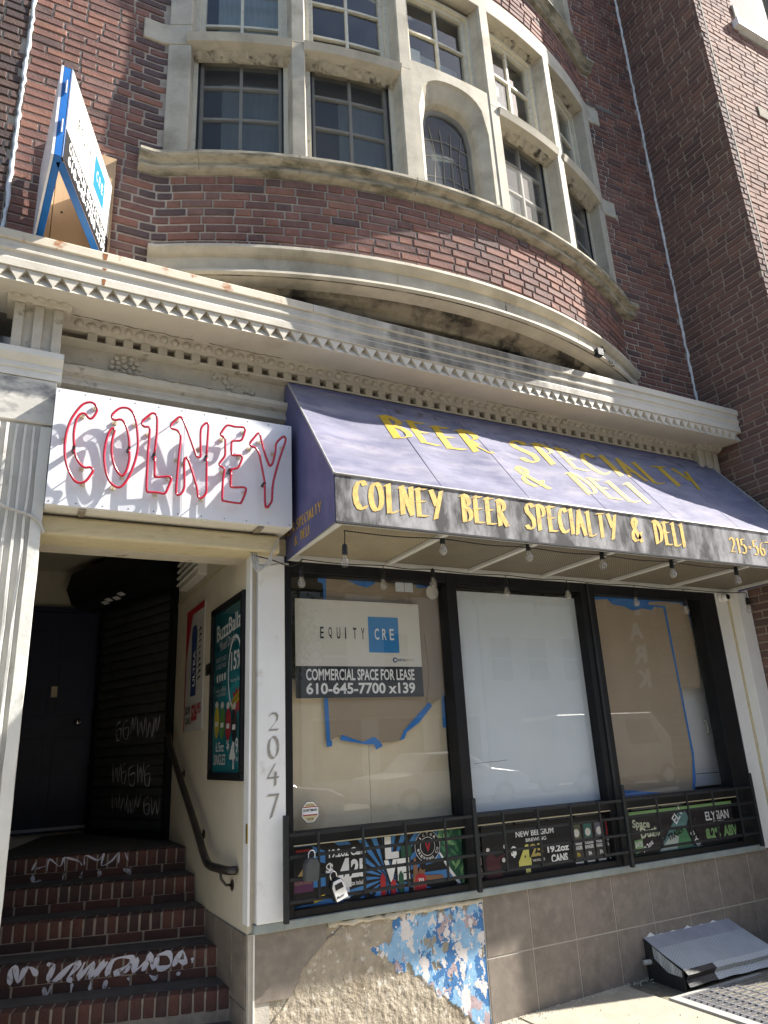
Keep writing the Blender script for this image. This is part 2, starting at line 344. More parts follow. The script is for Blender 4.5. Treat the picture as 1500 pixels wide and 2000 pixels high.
def arc(cx, cy, rx, ry, a0, a1, n=7): return [(cx + rx * math.cos(rad(a0 + (a1 - a0) * i / n)), cy + ry * math.sin(rad(a0 + (a1 - a0) * i / n))) for i in range(n + 1)]
SER = [(-.05, .90), (.10, 1.)]
GLYPH = {
 'B': (.5, [SER, [(.1, 1), (.1, 0)], [(.1, .97)] + arc(.14, .75, .28, .22, 90, -90), [(.14, .53)] + arc(.14, .265, .36, .265, 90, -90)]),
 'E': (.5, [SER, [(.1, 1), (.1, 0)], [(.1, .96), (.48, .97)], [(.0, .52), (.42, .54)], [(.1, .03), (.52, .04)]]),
 'R': (.56, [SER, [(.1, 1), (.1, 0)], [(.1, .97)] + arc(.14, .74, .3, .23, 90, -90), [(.14, .51), (.54, .0)]]),
 'S': (.5, [[(.48, .84), (.40, .97), (.22, .98), (.08, .84), (.11, .66), (.30, .52), (.46, .37), (.46, .16), (.32, .02), (.12, .03), (.0, .15)]]),
 'P': (.48, [SER, [(.1, 1), (.1, 0)], [(.1, .97)] + arc(.14, .73, .32, .24, 90, -90)]),
 'C': (.52, [[(.5, .83), (.40, .97), (.24, .96), (.09, .76), (.04, .5), (.09, .22), (.23, .04), (.4, .02), (.53, .16)]]),
 'I': (.18, [SER, [(.1, 1), (.1, 0)]]),
 'A': (.56, [[(0, 0), (.27, 1)], [(.25, .97), (.55, 0)], [(.1, .34), (.45, .36)]]),
 'L': (.48, [SER, [(.1, 1), (.1, 0)], [(.1, .02), (.36, .02), (.5, .12)]]),
 'T': (.56, [[(0, .93), (.56, .98)], [(.28, .97), (.26, 0)]]),
 'Y': (.56, [[(-.02, .97), (.06, 1), (.29, .45)], [(.57, 1), (.2, -.03)]]),
 '&': (.56, [[(.52, .0), (.16, .6), (.11, .8), (.22, .98), (.36, .86), (.31, .68), (.06, .36), (.04, .13), (.2, .0), (.38, .1), (.54, .42)]]),
 'D': (.54, [SER, [(.1, 1), (.1, 0)], [(.1, .97)] + arc(.12, .5, .42, .47, 88, -88, 9) + [(.1, .03)]]),
 'O': (.56, [arc(.28, .5, .25, .48, 100, 460, 14)]),
 'N': (.54, [[(-.04, .9), (.06, 1)], [(.06, 0), (.06, 1)], [(.06, .98), (.5, .02)], [(.5, 0), (.5, 1)]]),
 '2': (.46, [[(.03, .8), (.12, .97), (.32, .97), (.42, .8), (.38, .55), (.02, .03), (.45, .05)]]),
 '1': (.2, [[(.0, .84), (.14, 1), (.14, 0)]]),
 '5': (.44, [[(.44, .97), (.1, .97), (.06, .55), (.28, .6), (.42, .42), (.4, .15), (.22, .0), (.02, .08)]]),
 '6': (.44, [[(.4, .95), (.15, .75), (.03, .4), (.08, .08), (.25, .0), (.42, .15), (.42, .4), (.25, .52), (.06, .4)]]),
 '7': (.46, [[(.0, .96), (.46, .97), (.15, 0)]]),
 '4': (.48, [[(.34, 1), (.0, .36), (.5, .38)], [(.36, .62), (.34, 0)]]),
 '0': (.5, [arc(.25, .5, .22, .48, 100, 460, 12)]),
 '-': (.36, [[(.05, .42), (.33, .42)], [(.05, .50), (.33, .50)]]),
}
def smooth_path(pts, sub=4):
    P = [Vector(p) for p in pts]; out = []
    for i in range(len(P) - 1):
        a, b, c, d = P[max(i - 1, 0)], P[i], P[i + 1], P[min(i + 2, len(P) - 1)]
        for k in range(sub):
            t = k / sub; out.append(.5 * ((2 * b) + (c - a) * t + (2 * a - 5 * b + 4 * c - d) * t * t + (3 * b - a - 3 * c + d) * t ** 3))
    out.append(P[-1]); return out
# ================================================================== setting: ground, road, pavement
def gz(x): return .022 * (min(max(x, -30), 30) - 2.9)
g = MB().add([(-900, -900, -.62), (900, -900, -.62), (900, 900, -.62), (-900, 900, -.62)], [(0, 1, 2, 3)]).build('ground', M_asphalt); g['kind'] = 'structure'
mb = MB(); mb.add([(x, y, gz(x) - .16) for x in (-60, -30, 30, 60) for y in (-14.2, -5.05)], [(0, 2, 3, 1), (2, 4, 5, 3), (4, 6, 7, 5)])
o = mb.build('road', M_asphalt); o['kind'] = 'structure'
mb = MB()
for x0, x1 in ((-30, 30),): mb.loft([[(x, -5.05, gz(x) - .3), (x, -4.9, gz(x) - .3), (x, -4.9, gz(x)), (x, -5.05, gz(x))] for x in (x0, x1)])
o = mb.build('kerb', M_kerb); o['kind'] = 'structure'
mb = MB(); mb.add([(x, y, gz(x) - .012) for x in (-30, 30) for y in (-4.9, .1)], [(0, 2, 3, 1)])
pave = mb.build('sidewalk', M_slab_joint); pave['kind'] = 'structure'
xs = [-4.1 + 1.19 * i for i in range(12)]
for i, x in enumerate(xs):
    for j, (ya, yb) in enumerate(((-1.24, -.004), (-2.46, -1.25), (-3.68, -2.47), (-4.89, -3.69))):
        a, b = x + .006, x + 1.184
        parts = [(a, b)]
        if j == 0 and a < 5.9 and b > 4.0: parts = [q for q in ((a, min(b, 3.93)), (max(a, 6.01), b)) if q[1] - q[0] > .03]
        for a, b in parts:
            mb = MB(); mb.loft([[(q, ya, gz(q) - .09), (q, yb, gz(q) - .09), (q, yb, gz(q) + random.uniform(-.001, .001)), (q, ya, gz(q) + random.uniform(-.001, .001))] for q in (a, b)])
            mb.build('slab', M_concrete, pave, .004)
mb = MB()
for x in (-60, 60): pass
mb.loft([[(x, -19, -.4), (x, -14.2, -.4), (x, -14.2, gz(x)), (x, -19, gz(x))] for x in (-30, 30)])
o = mb.build('far_sidewalk', M_concrete); o['kind'] = 'structure'

# ================================================================== bay plan
XC, RB, SAG = 2.84, 4.675, .55
CY = RB - SAG; RF = .25
_dx = math.sqrt((RB + RF) ** 2 - (CY + RF) ** 2); TH1 = math.asin(_dx / (RB + RF)); S1 = RB * TH1; S2 = S1 + RF * TH1
def plan(s, d=0.):
    """point and outward normal on the wall line: flat wall, small hollow curve, bow"""
    a = abs(s); sg = 1 if s >= 0 else -1
    if a <= S1:
        th = a / RB; n = Vector((math.sin(th) * sg, -math.cos(th))); P = Vector((XC, CY)) + n * (RB + d)
    elif a <= S2:
        th = TH1 - (a - S1) / RF; n = Vector((math.sin(th) * sg, -math.cos(th))); P = Vector((XC + sg * _dx, -RF)) - n * (RF - d)
    else:
        n = Vector((0, -1)); P = Vector((XC + sg * (_dx + a - S2), -d))
    return P, n
def bp(s, d, z): P, n = plan(s, d); return Vector((P.x, P.y, z))
def slist(s0, s1, step=.12):
    n = max(1, int(math.ceil((s1 - s0) / step))); L = [s0 + (s1 - s0) * i / n for i in range(n + 1)]
    for q in (S1, S2, -S1, -S2, S1 + .04, S1 + .08, -S1 - .04, -S1 - .08):
        if s0 < q < s1: L.append(q)
    return sorted(L)
def bay_ring(mb, prof, s0, s1, step=.12, mi=0): return mb.loft([[bp(s, d, z) for d, z in prof] for s in slist(s0, s1, step)], mi=mi)
def bay_box(mb, s0, s1, d0, d1, z0, z1, step=.12, mi=0): return bay_ring(mb, [(d0, z0), (d1, z0), (d1, z1), (d0, z1)], s0, s1, step, mi)
def s_of_x(x): return (x - XC) - (_dx - S2) if x > XC else (x - XC) + (_dx - S2)
SL, SR = s_of_x(-.25), s_of_x(5.9)

# ================================================================== brick laying
def brick_shape(k):
    r = random.Random(100 + k); j = lambda a: r.uniform(-a, a)
    e = .0055
    o = [(0, 0), (1, 0), (1, 1), (0, 1)]
    fr = [(.022 + j(.012), .07 + j(.04)), (.978 + j(.012), .07 + j(.04)), (.978 + j(.012), .93 + j(.04)), (.022 + j(.012), .93 + j(.04))]
    v = [(a - .5, j(.0012), b - .5) for a, b in fr] + [(a - .5 + j(.008), e, b - .5 + j(.03)) for a, b in o] + [(a - .5, .03, b - .5) for a, b in o]
    f = [(0, 1, 2, 3)] + [(i, 4 + i, 4 + (i + 1) % 4, (i + 1) % 4) for i in range(4)] + [(4 + i, 8 + i, 8 + (i + 1) % 4, 4 + (i + 1) % 4) for i in range(4)]
    return v, [tuple(reversed(q)) for q in f]
SHAPES = [brick_shape(k) for k in range(5)]
_bm = {}
def brick_mesh(k, m):
    key = (k, m.name)
    if key not in _bm:
        me = bpy.data.meshes.new('brick'); me.from_pydata(SHAPES[k][0], [], SHAPES[k][1]); me.materials.append(m)
        bm = bmesh.new(); bm.from_mesh(me); bmesh.ops.recalc_face_normals(bm, faces=bm.faces); bm.to_mesh(me); bm.free()
        # open back: make sure the front looks out (-y)
        if me.polygons[0].normal.y > 0: me.flip_normals()
        _bm[key] = me
    return _bm[key]
def courses(s0, s1, z0, z1, pitch, L=.203, H=.098, gap=.0135, flemish=.5, phase=0., skip=None):
    out = []; z = z0; i = 0
    while z + pitch * .75 <= z1 + 1e-6:
        zt = min(z + pitch - gap, z1); s = s0 - random.uniform(0, .03) - (L * .5 if i % 2 else 0) - phase
        k = i
        while s < s1:
            ln = (L if (k % 2 == 0) else H) if flemish > random.random() * .9 else (L if random.random() > .12 else H)
            ln += random.uniform(-.008, .008)
            a, b = max(s, s0), min(s + ln, s1)
            if b - a > .03:
                hit = False
                if skip:
                    for (p, q, r, t) in skip:
                        if a < q and b > p and z < t and zt > r:
                            if a < p - .035 and b > p: b = p
                            elif b > q + .035 and a < q: a = q
                            else: hit = True
                if not hit and b - a > .03: out.append((a, b, z, zt))
            s += ln + gap; k += 1
        z += pitch; i += 1
    return out
def lay(parent, items, tones, weights=None, limit=290, stuff_name='bricks_far'):
    """items: (fn(s)->(Vector3 point on face at z=0, angle about z), a, b, z0, z1). The largest in view become objects, the rest one mesh."""
    rec = []
    for fn, a, b, z0, z1 in items:
        P, rz = fn((a + b) / 2); c = Vector((P.x, P.y, (z0 + z1) / 2))
        d = (c - CAM); dep = EX[2] * d[0] + ED[2] * d[1] + UP[2] * d[2]
        vis = 0
        if dep > .3:
            u, v = project(c)
            if -20 < u < 1520 and -20 < v < 2020:
                pa, pb = fn(a)[0], fn(b)[0]
                ua, va = project((pa.x, pa.y, z0)); ub, vb = project((pb.x, pb.y, z0)); uc, vc = project((pa.x, pa.y, z1))
                vis = abs((ub - ua) * (vc - va) - (vb - va) * (uc - ua))
        rec.append((vis, fn, a, b, z0, z1, c, rz))
    rec.sort(key=lambda r: -r[0])
    V, F, MI = [], [], []
    for n, (vis, fn, a, b, z0, z1, c, rz) in enumerate(rec):
        ti = random.choices(range(len(tones)), weights)[0]; k = random.randrange(5); push = random.uniform(-.0015, .0035); tilt = random.uniform(-.006, .006)
        bent = abs(fn(a)[1] - fn(b)[1]) > .075
        nrm = Vector((math.sin(rz), -math.cos(rz), 0))
        if n < limit and vis > 0 and not bent:
            link('brick', brick_mesh(k, tones[ti]), parent, c + nrm * push, (0, tilt, rz), (b - a, 1, z1 - z0)); continue
        base = len(V)
        if bent:
            segs = 5; vs = []
            for q in range(segs + 1):
                P, r = fn(a + (b - a) * q / segs); nn = Vector((math.sin(r), -math.cos(r), 0)); e = .006 if q in (0, segs) else 0
                X = Vector((P.x, P.y, 0))
                vs += [X - nn * .008 + Vector((0, 0, z0)), X + nn * (push - e) + Vector((0, 0, z0 + .006)), X + nn * (push - e) + Vector((0, 0, z1 - .006)), X - nn * .008 + Vector((0, 0, z1))]
            fs = [tuple(base + 4 * q + i for i in (j, j + 4, j + 5, j + 1)) for q in range(segs) for j in range(3) for i in [0]] if False else [(4 * q + j, 4 * (q + 1) + j, 4 * (q + 1) + j + 1, 4 * q + j + 1) for q in range(segs) for j in range(3)]
            if n < limit + 40 and vis > 0:
                me = bpy.data.meshes.new('brick'); me.from_pydata([tuple(v) for v in vs], [], fs); me.materials.append(tones[-1] if random.random() < .6 else tones[ti]); me.update(); link('brick', me, parent); continue
            V += [tuple(v) for v in vs]; F += [tuple(base + i for i in f) for f in fs]; MI += [ti] * len(fs)
        else:
            vs, fs = SHAPES[k]; ca, sa = math.cos(rz), math.sin(rz); L_, H_ = b - a, z1 - z0
            for x, y, z in vs:
                x *= L_; y = y - push; V.append((c.x + x * ca - y * sa, c.y + x * sa + y * ca, c.z + z * H_ + x * tilt))
            F += [tuple(base + i for i in f) for f in fs]; MI += [ti] * len(fs)
    if V:
        me = bpy.data.meshes.new('brick_courses'); me.from_pydata(V, [], F)
        for t in tones: me.materials.append(t)
        me.polygons.foreach_set('material_index', MI); me.update()
        o = link('brick_courses', me, parent); o['kind'] = 'stuff'

# ================================================================== the rowhouse above the shop
house = thing('brick_rowhouse', 'red brick rowhouse with a bowed stone window bay above the shopfront', 'building', (XC, 0, 0))
mb = MB()
bay_box(mb, SL, -2.2, -.0075, -.35, 4.2, 10.9); bay_box(mb, 2.2, SR, -.0075, -.35, 4.2, 10.9)
bay_box(mb, -2.2, 2.2, -.0075, -.25, 4.86, 5.50); bay_box(mb, -2.2, 2.2, -.0075, -.25, 8.12, 8.66)
mb.build('wall', M_mortar, house)
mb = MB().box(.2, 5.6, 2.6, 2.7, 4.5, 10.9).box(.2, .3, .36, 2.6, 4.5, 10.9).box(5.5, 5.6, .36, 2.6, 4.5, 10.9).box(.2, 5.6, .12, 2.6, 4.85, 4.9).box(.2, 5.6, .0, 2.6, 8.2, 8.25).box(.2, 5.6, 0, 2.6, 10.85, 10.9)
mb.build('interior_room', M_room, house)
def fn_bay(s):
    P, n = plan(s); return Vector((P.x, P.y, 0)), math.atan2(n.x, -n.y)
items = []
JB = 2.30
quo = [(-9, -2.34 + 0, 0, 0)]
skipL = [(-2.46, 9, 6.70, 6.90), (-2.46, 9, 7.92, 8.14), (-2.36, 9, 5.54, 8.14), (-2.36, 9, 8.62, 10.9)]
stone_skip = [(-2.26, 2.26, 4.3, 4.86), (-2.33, 2.33, 4.60, 4.8725), (-2.425, 2.425, 5.488, 5.64), (-2.27, 2.27, 5.485, 8.14), (-2.455, 2.455, 6.703, 6.897), (-2.455, 2.455, 7.923, 8.137), (-2.425, 2.425, 8.646, 8.80), (-2.27, 2.27, 8.7, 11)]
for (a, b, z0, z1) in courses(SL + .014, SR - .014, 4.873 - .0680 * 7, 10.85, .0680, flemish=.62, skip=stone_skip): items.append((fn_bay, a, b, z0, z1))
lay(house, items, B_MAIN, [5, 5, 4, 4, 2.4, 2, 3, .7])

# --- stone rings
mb = MB(); bay_ring(mb, [(-.22, 5.74), (.0, 5.645)] + [(d, z - .096) for d, z in [(.09, 5.712), (.106, 5.702), (.109, 5.678), (.098, 5.660), (.070, 5.652), (.052, 5.640), (.050, 5.622), (.058, 5.612), (.050, 5.596), (.028, 5.586), (.0, 5.582), (-.22, 5.582)]], -2.43, 2.43)
sill = mb.build('window_sill', M_sill, house); sill['label'] = 'moss-stained stone sill running round the bow'
SILLP = [(d, z - .096) for d, z in [(.0, 5.742), (.09, 5.714), (.107, 5.703), (.110, 5.678), (.099, 5.658), (.071, 5.650), (.053, 5.640), (.051, 5.622), (.059, 5.611), (.051, 5.594), (.0, 5.581)]]
for s in (-2.0, -1.31, -.45, .42, 1.25, 1.95):
    mb = MB(); bay_ring(mb, SILLP, s - .003, s + .003, .02); mb.build('sill_joint', M_recess, sill)
mb = MB(); bay_ring(mb, [(-.2, 4.872), (.02, 4.872), (.062, 4.862), (.068, 4.835), (.05, 4.815), (.035, 4.80), (.012, 4.79), (.010, 4.68), (.03, 4.668), (.07, 4.655), (.078, 4.632), (.06, 4.615), (-.2, 4.615)], -2.33, 2.33)
band = mb.build('stone_band', M_stone, house)
for s in (-1.55, -.62, .3, 1.15, 1.8):
    mb = MB(); bay_box(mb, s - .0035, s + .0035, .0135, -.01, 4.67, 4.80, .02); mb.build('band_joint', M_carve, band)
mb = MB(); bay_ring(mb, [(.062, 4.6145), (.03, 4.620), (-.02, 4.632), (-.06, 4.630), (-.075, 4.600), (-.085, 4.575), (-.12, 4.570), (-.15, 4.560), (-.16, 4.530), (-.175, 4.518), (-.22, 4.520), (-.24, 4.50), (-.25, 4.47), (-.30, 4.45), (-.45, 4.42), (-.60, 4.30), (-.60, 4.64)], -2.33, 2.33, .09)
sof = mb.build('bay_underside', M_stone_dark, house); sof['label'] = 'dark moulded stone underside of the bow with black stains'
mb = MB(); bay_ring(mb, [(-.2, 8.80), (.0, 8.79), (.10, 8.765), (.11, 8.72), (.06, 8.68), (.03, 8.645), (-.2, 8.645)], -2.43, 2.43)
mb.build('window_sill', M_sill, house)
# --- jambs, mullions, lintels
WIN = [(-2.10, -1.38), (-1.23, -.51), (-.36, .36), (.51, 1.23), (1.38, 2.10)]
for sg in (-1, 1):
    for z0, z1 in ((5.62, 6.70), (6.90, 7.92), (8.79, 10.85)):
        a, b = sorted((sg * 2.10, sg * 2.27)); mb = MB(); bay_box(mb, a, b, .012, -.22, z0, z1); mb.build('stone_jamb', M_stone, house, .006)
    for z0, z1 in ((6.703, 6.897), (7.923, 8.137)):
        a, b = sorted((sg * 2.10, sg * 2.455)); mb = MB(); bay_box(mb, a, b, .014, -.22, z0, z1); mb.build('quoin_block', M_stone, house, .006)
for s in (-1.305, -.435, .435, 1.305):
    for z0, z1 in ((5.62, 6.78), (6.785, 7.93), (8.79, 10.85)):
        mb = MB()   # splayed mullion: wide behind, narrow at the face
        ring = [(-.045, .02), (.045, .02), (.055, .0), (.055, -.03), (.078, -.12), (.078, -.22), (-.078, -.22), (-.078, -.12), (-.055, -.03), (-.055, .0)]
        mb.loft([[bp(s + a, d, z) for a, d in ring] for z in (z0, z1)]); mb.build('stone_mullion', M_stone, house)
mb = MB(); bay_ring(mb, [(.018, 7.93), (.018, 8.145), (-.22, 8.145), (-.22, 7.99), (-.06, 7.93)], -2.10, 2.10); mb.build('stone_lintel', M_stone, house, .004)
for i, (a, b) in enumerate(WIN):
    if i != 2:
        mb = MB(); bay_ring(mb, [(.045, 6.765), (.05, 6.78), (.03, 6.795), (-.20, 6.86), (-.20, 6.685), (-.03, 6.690), (.03, 6.715)], a - .03, b + .03)
        mb.build('stone_transom', M_stone, house)
        mb = MB(); r = random.Random(i)
        rings = []
        for s in slist(a - .02, b + .02, .03):
            e = r.uniform(-.012, .012); rings.append([bp(s, -.03 + e, 6.689), bp(s, -.055 + e, 6.668 + r.uniform(-.006, .006)), bp(s, -.085 + e, 6.648 + r.uniform(-.008, .008)), bp(s, -.10, 6.645), bp(s, -.10, 6.689)])
        mb.loft(rings); mb.build('tooled_lintel', M_carve, house)
        mb = MB(); rings = []
        for s in slist(a - .02, b + .02, .03):
            e = r.uniform(-.010, .010); rings.append([bp(s, -.055 + e, 7.93), bp(s, -.10 + e, 7.895), bp(s, -.14, 7.865), bp(s, -.22, 7.86), bp(s, -.22, 7.93)])
        mb.loft(rings); mb.build('tooled_lintel', M_carve, house)
# --- arched stone frame of the middle light
def arch(hw, zs, za, n=14, p=2.5):
    return [(hw * (1 - 2 * i / n), zs + (za - zs) * (1 - abs(1 - 2 * i / n) ** p) ** (1 / p)) for i in range(n + 1)]
def arch_ring(hw, zs, za, d, z0=5.62): return [(hw, d, z0)] + [(s, d, z) for s, z in arch(hw, zs, za)] + [(-hw, d, z0)]
mb = MB(); A = arch_ring(.335, 6.43, 6.80, .012); n = len(A)
out = [(.39, 5.62)] + [(.39 * (1 - 2 * i / 14), 6.90) for i in range(15)] + [(-.39, 5.62)]
fr = [bp(s, d, z) for s, d, z in A] + [bp(s, .012, z) for s, z in out]
mb.add(fr, [(i, i + 1, n + i + 1, n + i) for i in range(n - 1)])
mb.build('arch_spandrel', M_stone, house)
mb = MB(); R1 = [arch_ring(.335, 6.43, 6.80, .012), arch_ring(.325, 6.43, 6.785, -.01), arch_ring(.30, 6.41, 6.735, -.035), arch_ring(.275, 6.39, 6.69, -.06), arch_ring(.262, 6.375, 6.66, -.085), arch_ring(.252, 6.365, 6.635, -.16)]
mb.loft([[bp(s, d, z) for s, d, z in r] for r in R1], closed=False); mb.build('arch_moulding', M_stone, house, smooth=False)
mb = MB(); bay_box(mb, -.39, .39, .0, -.2, 6.815, 6.90); mb.build('arch_top', M_stone, house)
# --- sashes
def sash(a, b, z0, z1, rows, wood, screen, d=-.135, th=.028, name='window', head=0., rowz=None):
    f = MB(); w = .038
    bay_box(f, a, a + w, d, d - .05, z0, z1, .2); bay_box(f, b - w, b, d, d - .05, z0, z1, .2)
    bay_box(f, a + w, b - w, d + .002, d - .05, z1 - w, z1, .2); bay_box(f, a + w, b - w, d + .002, d - .05, z0, z0 + w * 1.5, .2)
    W = f.build(name, wood, house)
    m = (a + b) / 2; zz = rowz or [z0 + w * 1.5 + (z1 - w - z0 - w * 1.5) * i / rows for i in range(rows + 1)]
    mb = MB(); bay_box(mb, m - .012, m + .012, d - .006, d - .04, zz[0], zz[-1], .2); mb.build('muntin', wood, W)
    for q in zz[1:-1]:
        mb = MB(); bay_box(mb, a + w, b - w, d - .009, d - .038, q - .011, q + .011, .2); mb.build('muntin', wood, W)
    for i in range(len(zz) - 1):
        for p, q in ((a + w, m - .009), (m + .009, b - w)):
            tl = random.uniform(-.004, .004)
            mb = MB(); mb.add([bp(p, d - .028 + tl, zz[i]), bp(q, d - .028 - tl, zz[i]), bp(q, d - .028 - tl * .4, zz[i + 1]), bp(p, d - .028 + tl * .6, zz[i + 1])], [(0, 1, 2, 3)]); mb.build('pane', M_glass_old, W, fixn=False)
    if screen:
        mb = MB(); mb.add([bp(a + .012, d + .012, z0 + .01), bp(b - .012, d + .012, z0 + .01), bp(b - .012, d + .012, z1 - .01), bp(a + .012, d + .012, z1 - .01)], [(0, 1, 2, 3)]); mb.build('insect_screen', M_screen, W, fixn=False)
        for p, q, r, t in ((a + .004, a + .016, z0, z1), (b - .016, b - .004, z0, z1)): mb = MB(); bay_box(mb, p, q, d + .02, d + .006, r, t, .3); mb.build('screen_stile', M_iron, W)
    return W
for i, (a, b) in enumerate(WIN):
    # outer wooden frame against the stone
    for z0, z1 in ((5.68, 6.74), (6.865, 7.90), (8.82, 10.8)):
        if i == 2 and z0 < 6: continue
        mb = MB(); bay_box(mb, a - .03, a + .03, -.10, -.20, z0, z1, .2); bay_box(mb, b - .03, b + .03, -.10, -.20, z0, z1, .2); bay_box(mb, a + .03, b - .03, -.102, -.20, z1 - .03, z1, .2)
        mb.build('window_frame', M_cream_wood, house)
    if i != 2: sash(a + .03, b - .03, 5.76, 6.74, 3, M_wood_dim, True, rowz=[5.83, 6.145, 6.455, 6.70])
    sash(a + .03, b - .03, 6.87, 7.87, 3, M_cream_wood, False, rowz=[6.93, 7.09, 7.46, 7.83])
    sash(a + .03, b - .03, 8.83, 10.77, 4, M_cream_wood, False)
# leaded middle light
wl = MB(); R2 = [[bp(s, d, z) for s, d, z in arch_ring(.252, 6.365, 6.635, -.14, 5.70)], [bp(s, d, z) for s, d, z in arch_ring(.225, 6.35, 6.605, -.14, 5.72)], [bp(s, d, z) for s, d, z in arch_ring(.225, 6.35, 6.605, -.165, 5.72)]]
wl.loft(R2, closed=False); wl = wl.build('window', M_wood_dim, house)
mb = MB(); P = [bp(s, -.155, z) for s, d, z in arch_ring(.235, 6.36, 6.615, 0, 5.71)]; mb.add(P, [tuple(range(len(P)))]); mb.build('pane', M_glass_old, wl, fixn=False)
mb = MB(); P = [bp(s, -.132, z) for s, d, z in arch_ring(.24, 6.36, 6.625, 0, 5.70)]; mb.add(P, [tuple(range(len(P)))]); mb.build('insect_screen', M_screen, wl, fixn=False)
for s in (-.15, -.05, .05, .15):
    mb = MB(); mb.tube([bp(s, -.152, 5.78), bp(s * .8, -.152, 6.2), bp(s * 1.1, -.152, 6.45)], .004, 5); mb.build('lead_came', M_wood_dim, wl)
for z in (5.95, 6.15, 6.32):
    mb = MB(); mb.tube([bp(s, -.152, z + .02 * math.cos(s * 14)) for s in (-.22, -.11, 0, .11, .22)], .004, 5); mb.build('lead_came', M_wood_dim, wl)
# what hangs inside
def hang(name, m, a, b, z0, z1, d): mb = MB(); bay_box(mb, a, b, d, d - .006, z0, z1, .1); return mb.build(name, m, house)
hang('curtain', M_curtain, -1.90, -1.40, 5.74, 6.58, -.23); hang('curtain', M_curtain, -.95, -.52, 5.74, 6.52, -.23); hang('curtain', M_curtain, -1.95, -1.42, 6.86, 7.7, -.25)
hang('window_blind', M_blind, .54, .86, 5.78, 6.32, -.235); hang('window_blind', M_blind, .54, .90, 6.90, 7.52, -.235); hang('window_blind', M_blind, -.30, -.13, 6.95, 7.38, -.235); hang('curtain', M_curtain, -.3, .3, 5.78, 6.5, -.4)
hang('curtain', M_curtain, -.12, .32, 6.9, 7.4, -.28)
# --- sealant in the joints with the houses on either side
def bead(x, y, z0, z1, r, name='sealant_bead'):
    R = random.Random(int(x * 10)); pts = []; rr = []
    n = 150
    for i in range(n + 1):
        pts.append((x + R.uniform(-.006, .006), y + R.uniform(-.004, .004), z0 + (z1 - z0) * i / n)); rr.append(r * R.uniform(.65, 1.35))
    return MB().tube(pts, rr, 7).build(name, M_caulk, house, smooth=True)
bead(-.25, -.002, 4.44, 10.8, .012); bead(5.889, -.009, 4.44, 10.8, .0135)
# hanging hook and chain under the bow, crack lines in the stone
mb = MB(); P, n_ = plan(1.30, .07); mb.box(P.x - .03, P.x + .03, P.y - .05, P.y, 4.60, 4.66); mb.tube([(P.x, P.y - .03, 4.66), (P.x + .04, P.y - .03, 4.70), (P.x + .08, P.y - .02, 4.66)], .006, 6)
hook = mb.build('iron_hook', M_iron, house)
for i in range(6):
    s = 1.36 + .04 * i; c = bp(s, .075, 4.655 - .006 * i); t = []
    for k in range(9):
        a = 2 * math.pi * k / 8; t.append(c + Vector((.022 * math.cos(a), -.002 + .006 * (i % 2), .011 * math.sin(a))))
    MB().tube(t, .0032, 5).build('chain_link', M_iron, hook)

# ================================================================== neighbour on the right
nb = thing('corner_building', 'brown brick building that projects past the shop on its right', 'building', (8, 4, 0))
mb = MB().box(5.907, 9.95, -.60, 9, -.3, 11.5).box(5.907, 6.0, -.9235, -.60, -.3, 11.5); mb.build('wall', M_mortar_dark, nb)
YF = -.93
fn_side = lambda s: (Vector((5.90, -s, 0)), math.pi * 1.5)
fn_front = lambda s: (Vector((s, YF, 0)), 0.)
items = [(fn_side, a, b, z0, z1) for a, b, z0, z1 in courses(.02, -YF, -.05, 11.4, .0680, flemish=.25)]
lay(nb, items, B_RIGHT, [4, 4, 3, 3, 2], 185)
WX0, WZ0 = 6.62, 9.13
mb = MB().box(5.905, 14, YF + .013, YF + .02, 3, 11.4)
nbf = nb
mb = MB(); mb.box(6.0005, WX0, YF + .008, YF + .33, -.3, 11.5); mb.box(WX0, WX0 + 1.1, YF + .008, YF + .33, -.3, WZ0); mb.box(WX0 + 1.1, 9.95, YF + .008, YF + .33, -.3, 11.5)
mb.build('wall', M_mortar_pale, nbf)
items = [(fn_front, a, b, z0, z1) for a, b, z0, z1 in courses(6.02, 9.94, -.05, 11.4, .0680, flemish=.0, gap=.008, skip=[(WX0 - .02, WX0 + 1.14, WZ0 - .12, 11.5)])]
lay(nbf, items, B_RFRONT, [3, 3, 2, 2], 85)
items = [(fn_front, a, b, z0, z1) for a, b, z0, z1 in courses(5.90, 5.995, -.05, 11.4, .0680, L=.095, flemish=.0)]
lay(nb, items, B_RIGHT, [4, 4, 3, 3, 2], 25)
mb = MB().box(6.0008, 6.018, YF - .002, YF + .05, -.05, 11.4); mb.build('open_joint', M_mortar_pale, nbf)
w = MB().box(WX0 - .10, WX0 + 1.2, YF - .07, YF + .12, WZ0 - .105, WZ0).build('window_sill', M_white, nbf, .006)
MB().box(WX0 - .03, WX0 + .05, YF - .02, YF + .15, WZ0, WZ0 + .28).build('stone_block', M_stone, nbf, .005)
wf = MB().box(WX0, WX0 + .04, YF + .06, YF + .14, WZ0, 11).box(WX0 + .06, WX0 + 1.1, YF + .06, YF + .14, WZ0 + .001, WZ0 + .07).build('window', mat('slate_window_paint', (.10, .12, .15), .6), nbf)
sheet('pane', M_glass_old, wf, [(WX0 + .06, YF + .1, WZ0 + .07), (WX0 + 1.1, YF + .1, WZ0 + .07), (WX0 + 1.1, YF + .1, 11), (WX0 + .06, YF + .1, 11)])
MB().box(WX0, WX0 + 1.1, YF + .28, YF + .3, WZ0, 11).build('room_dark', M_room, wf)
MB().box(6.56, 6.9, YF - .012, YF + .1, 7.78, 7.92).build('stone_block', M_stone_dark, nbf, .004)
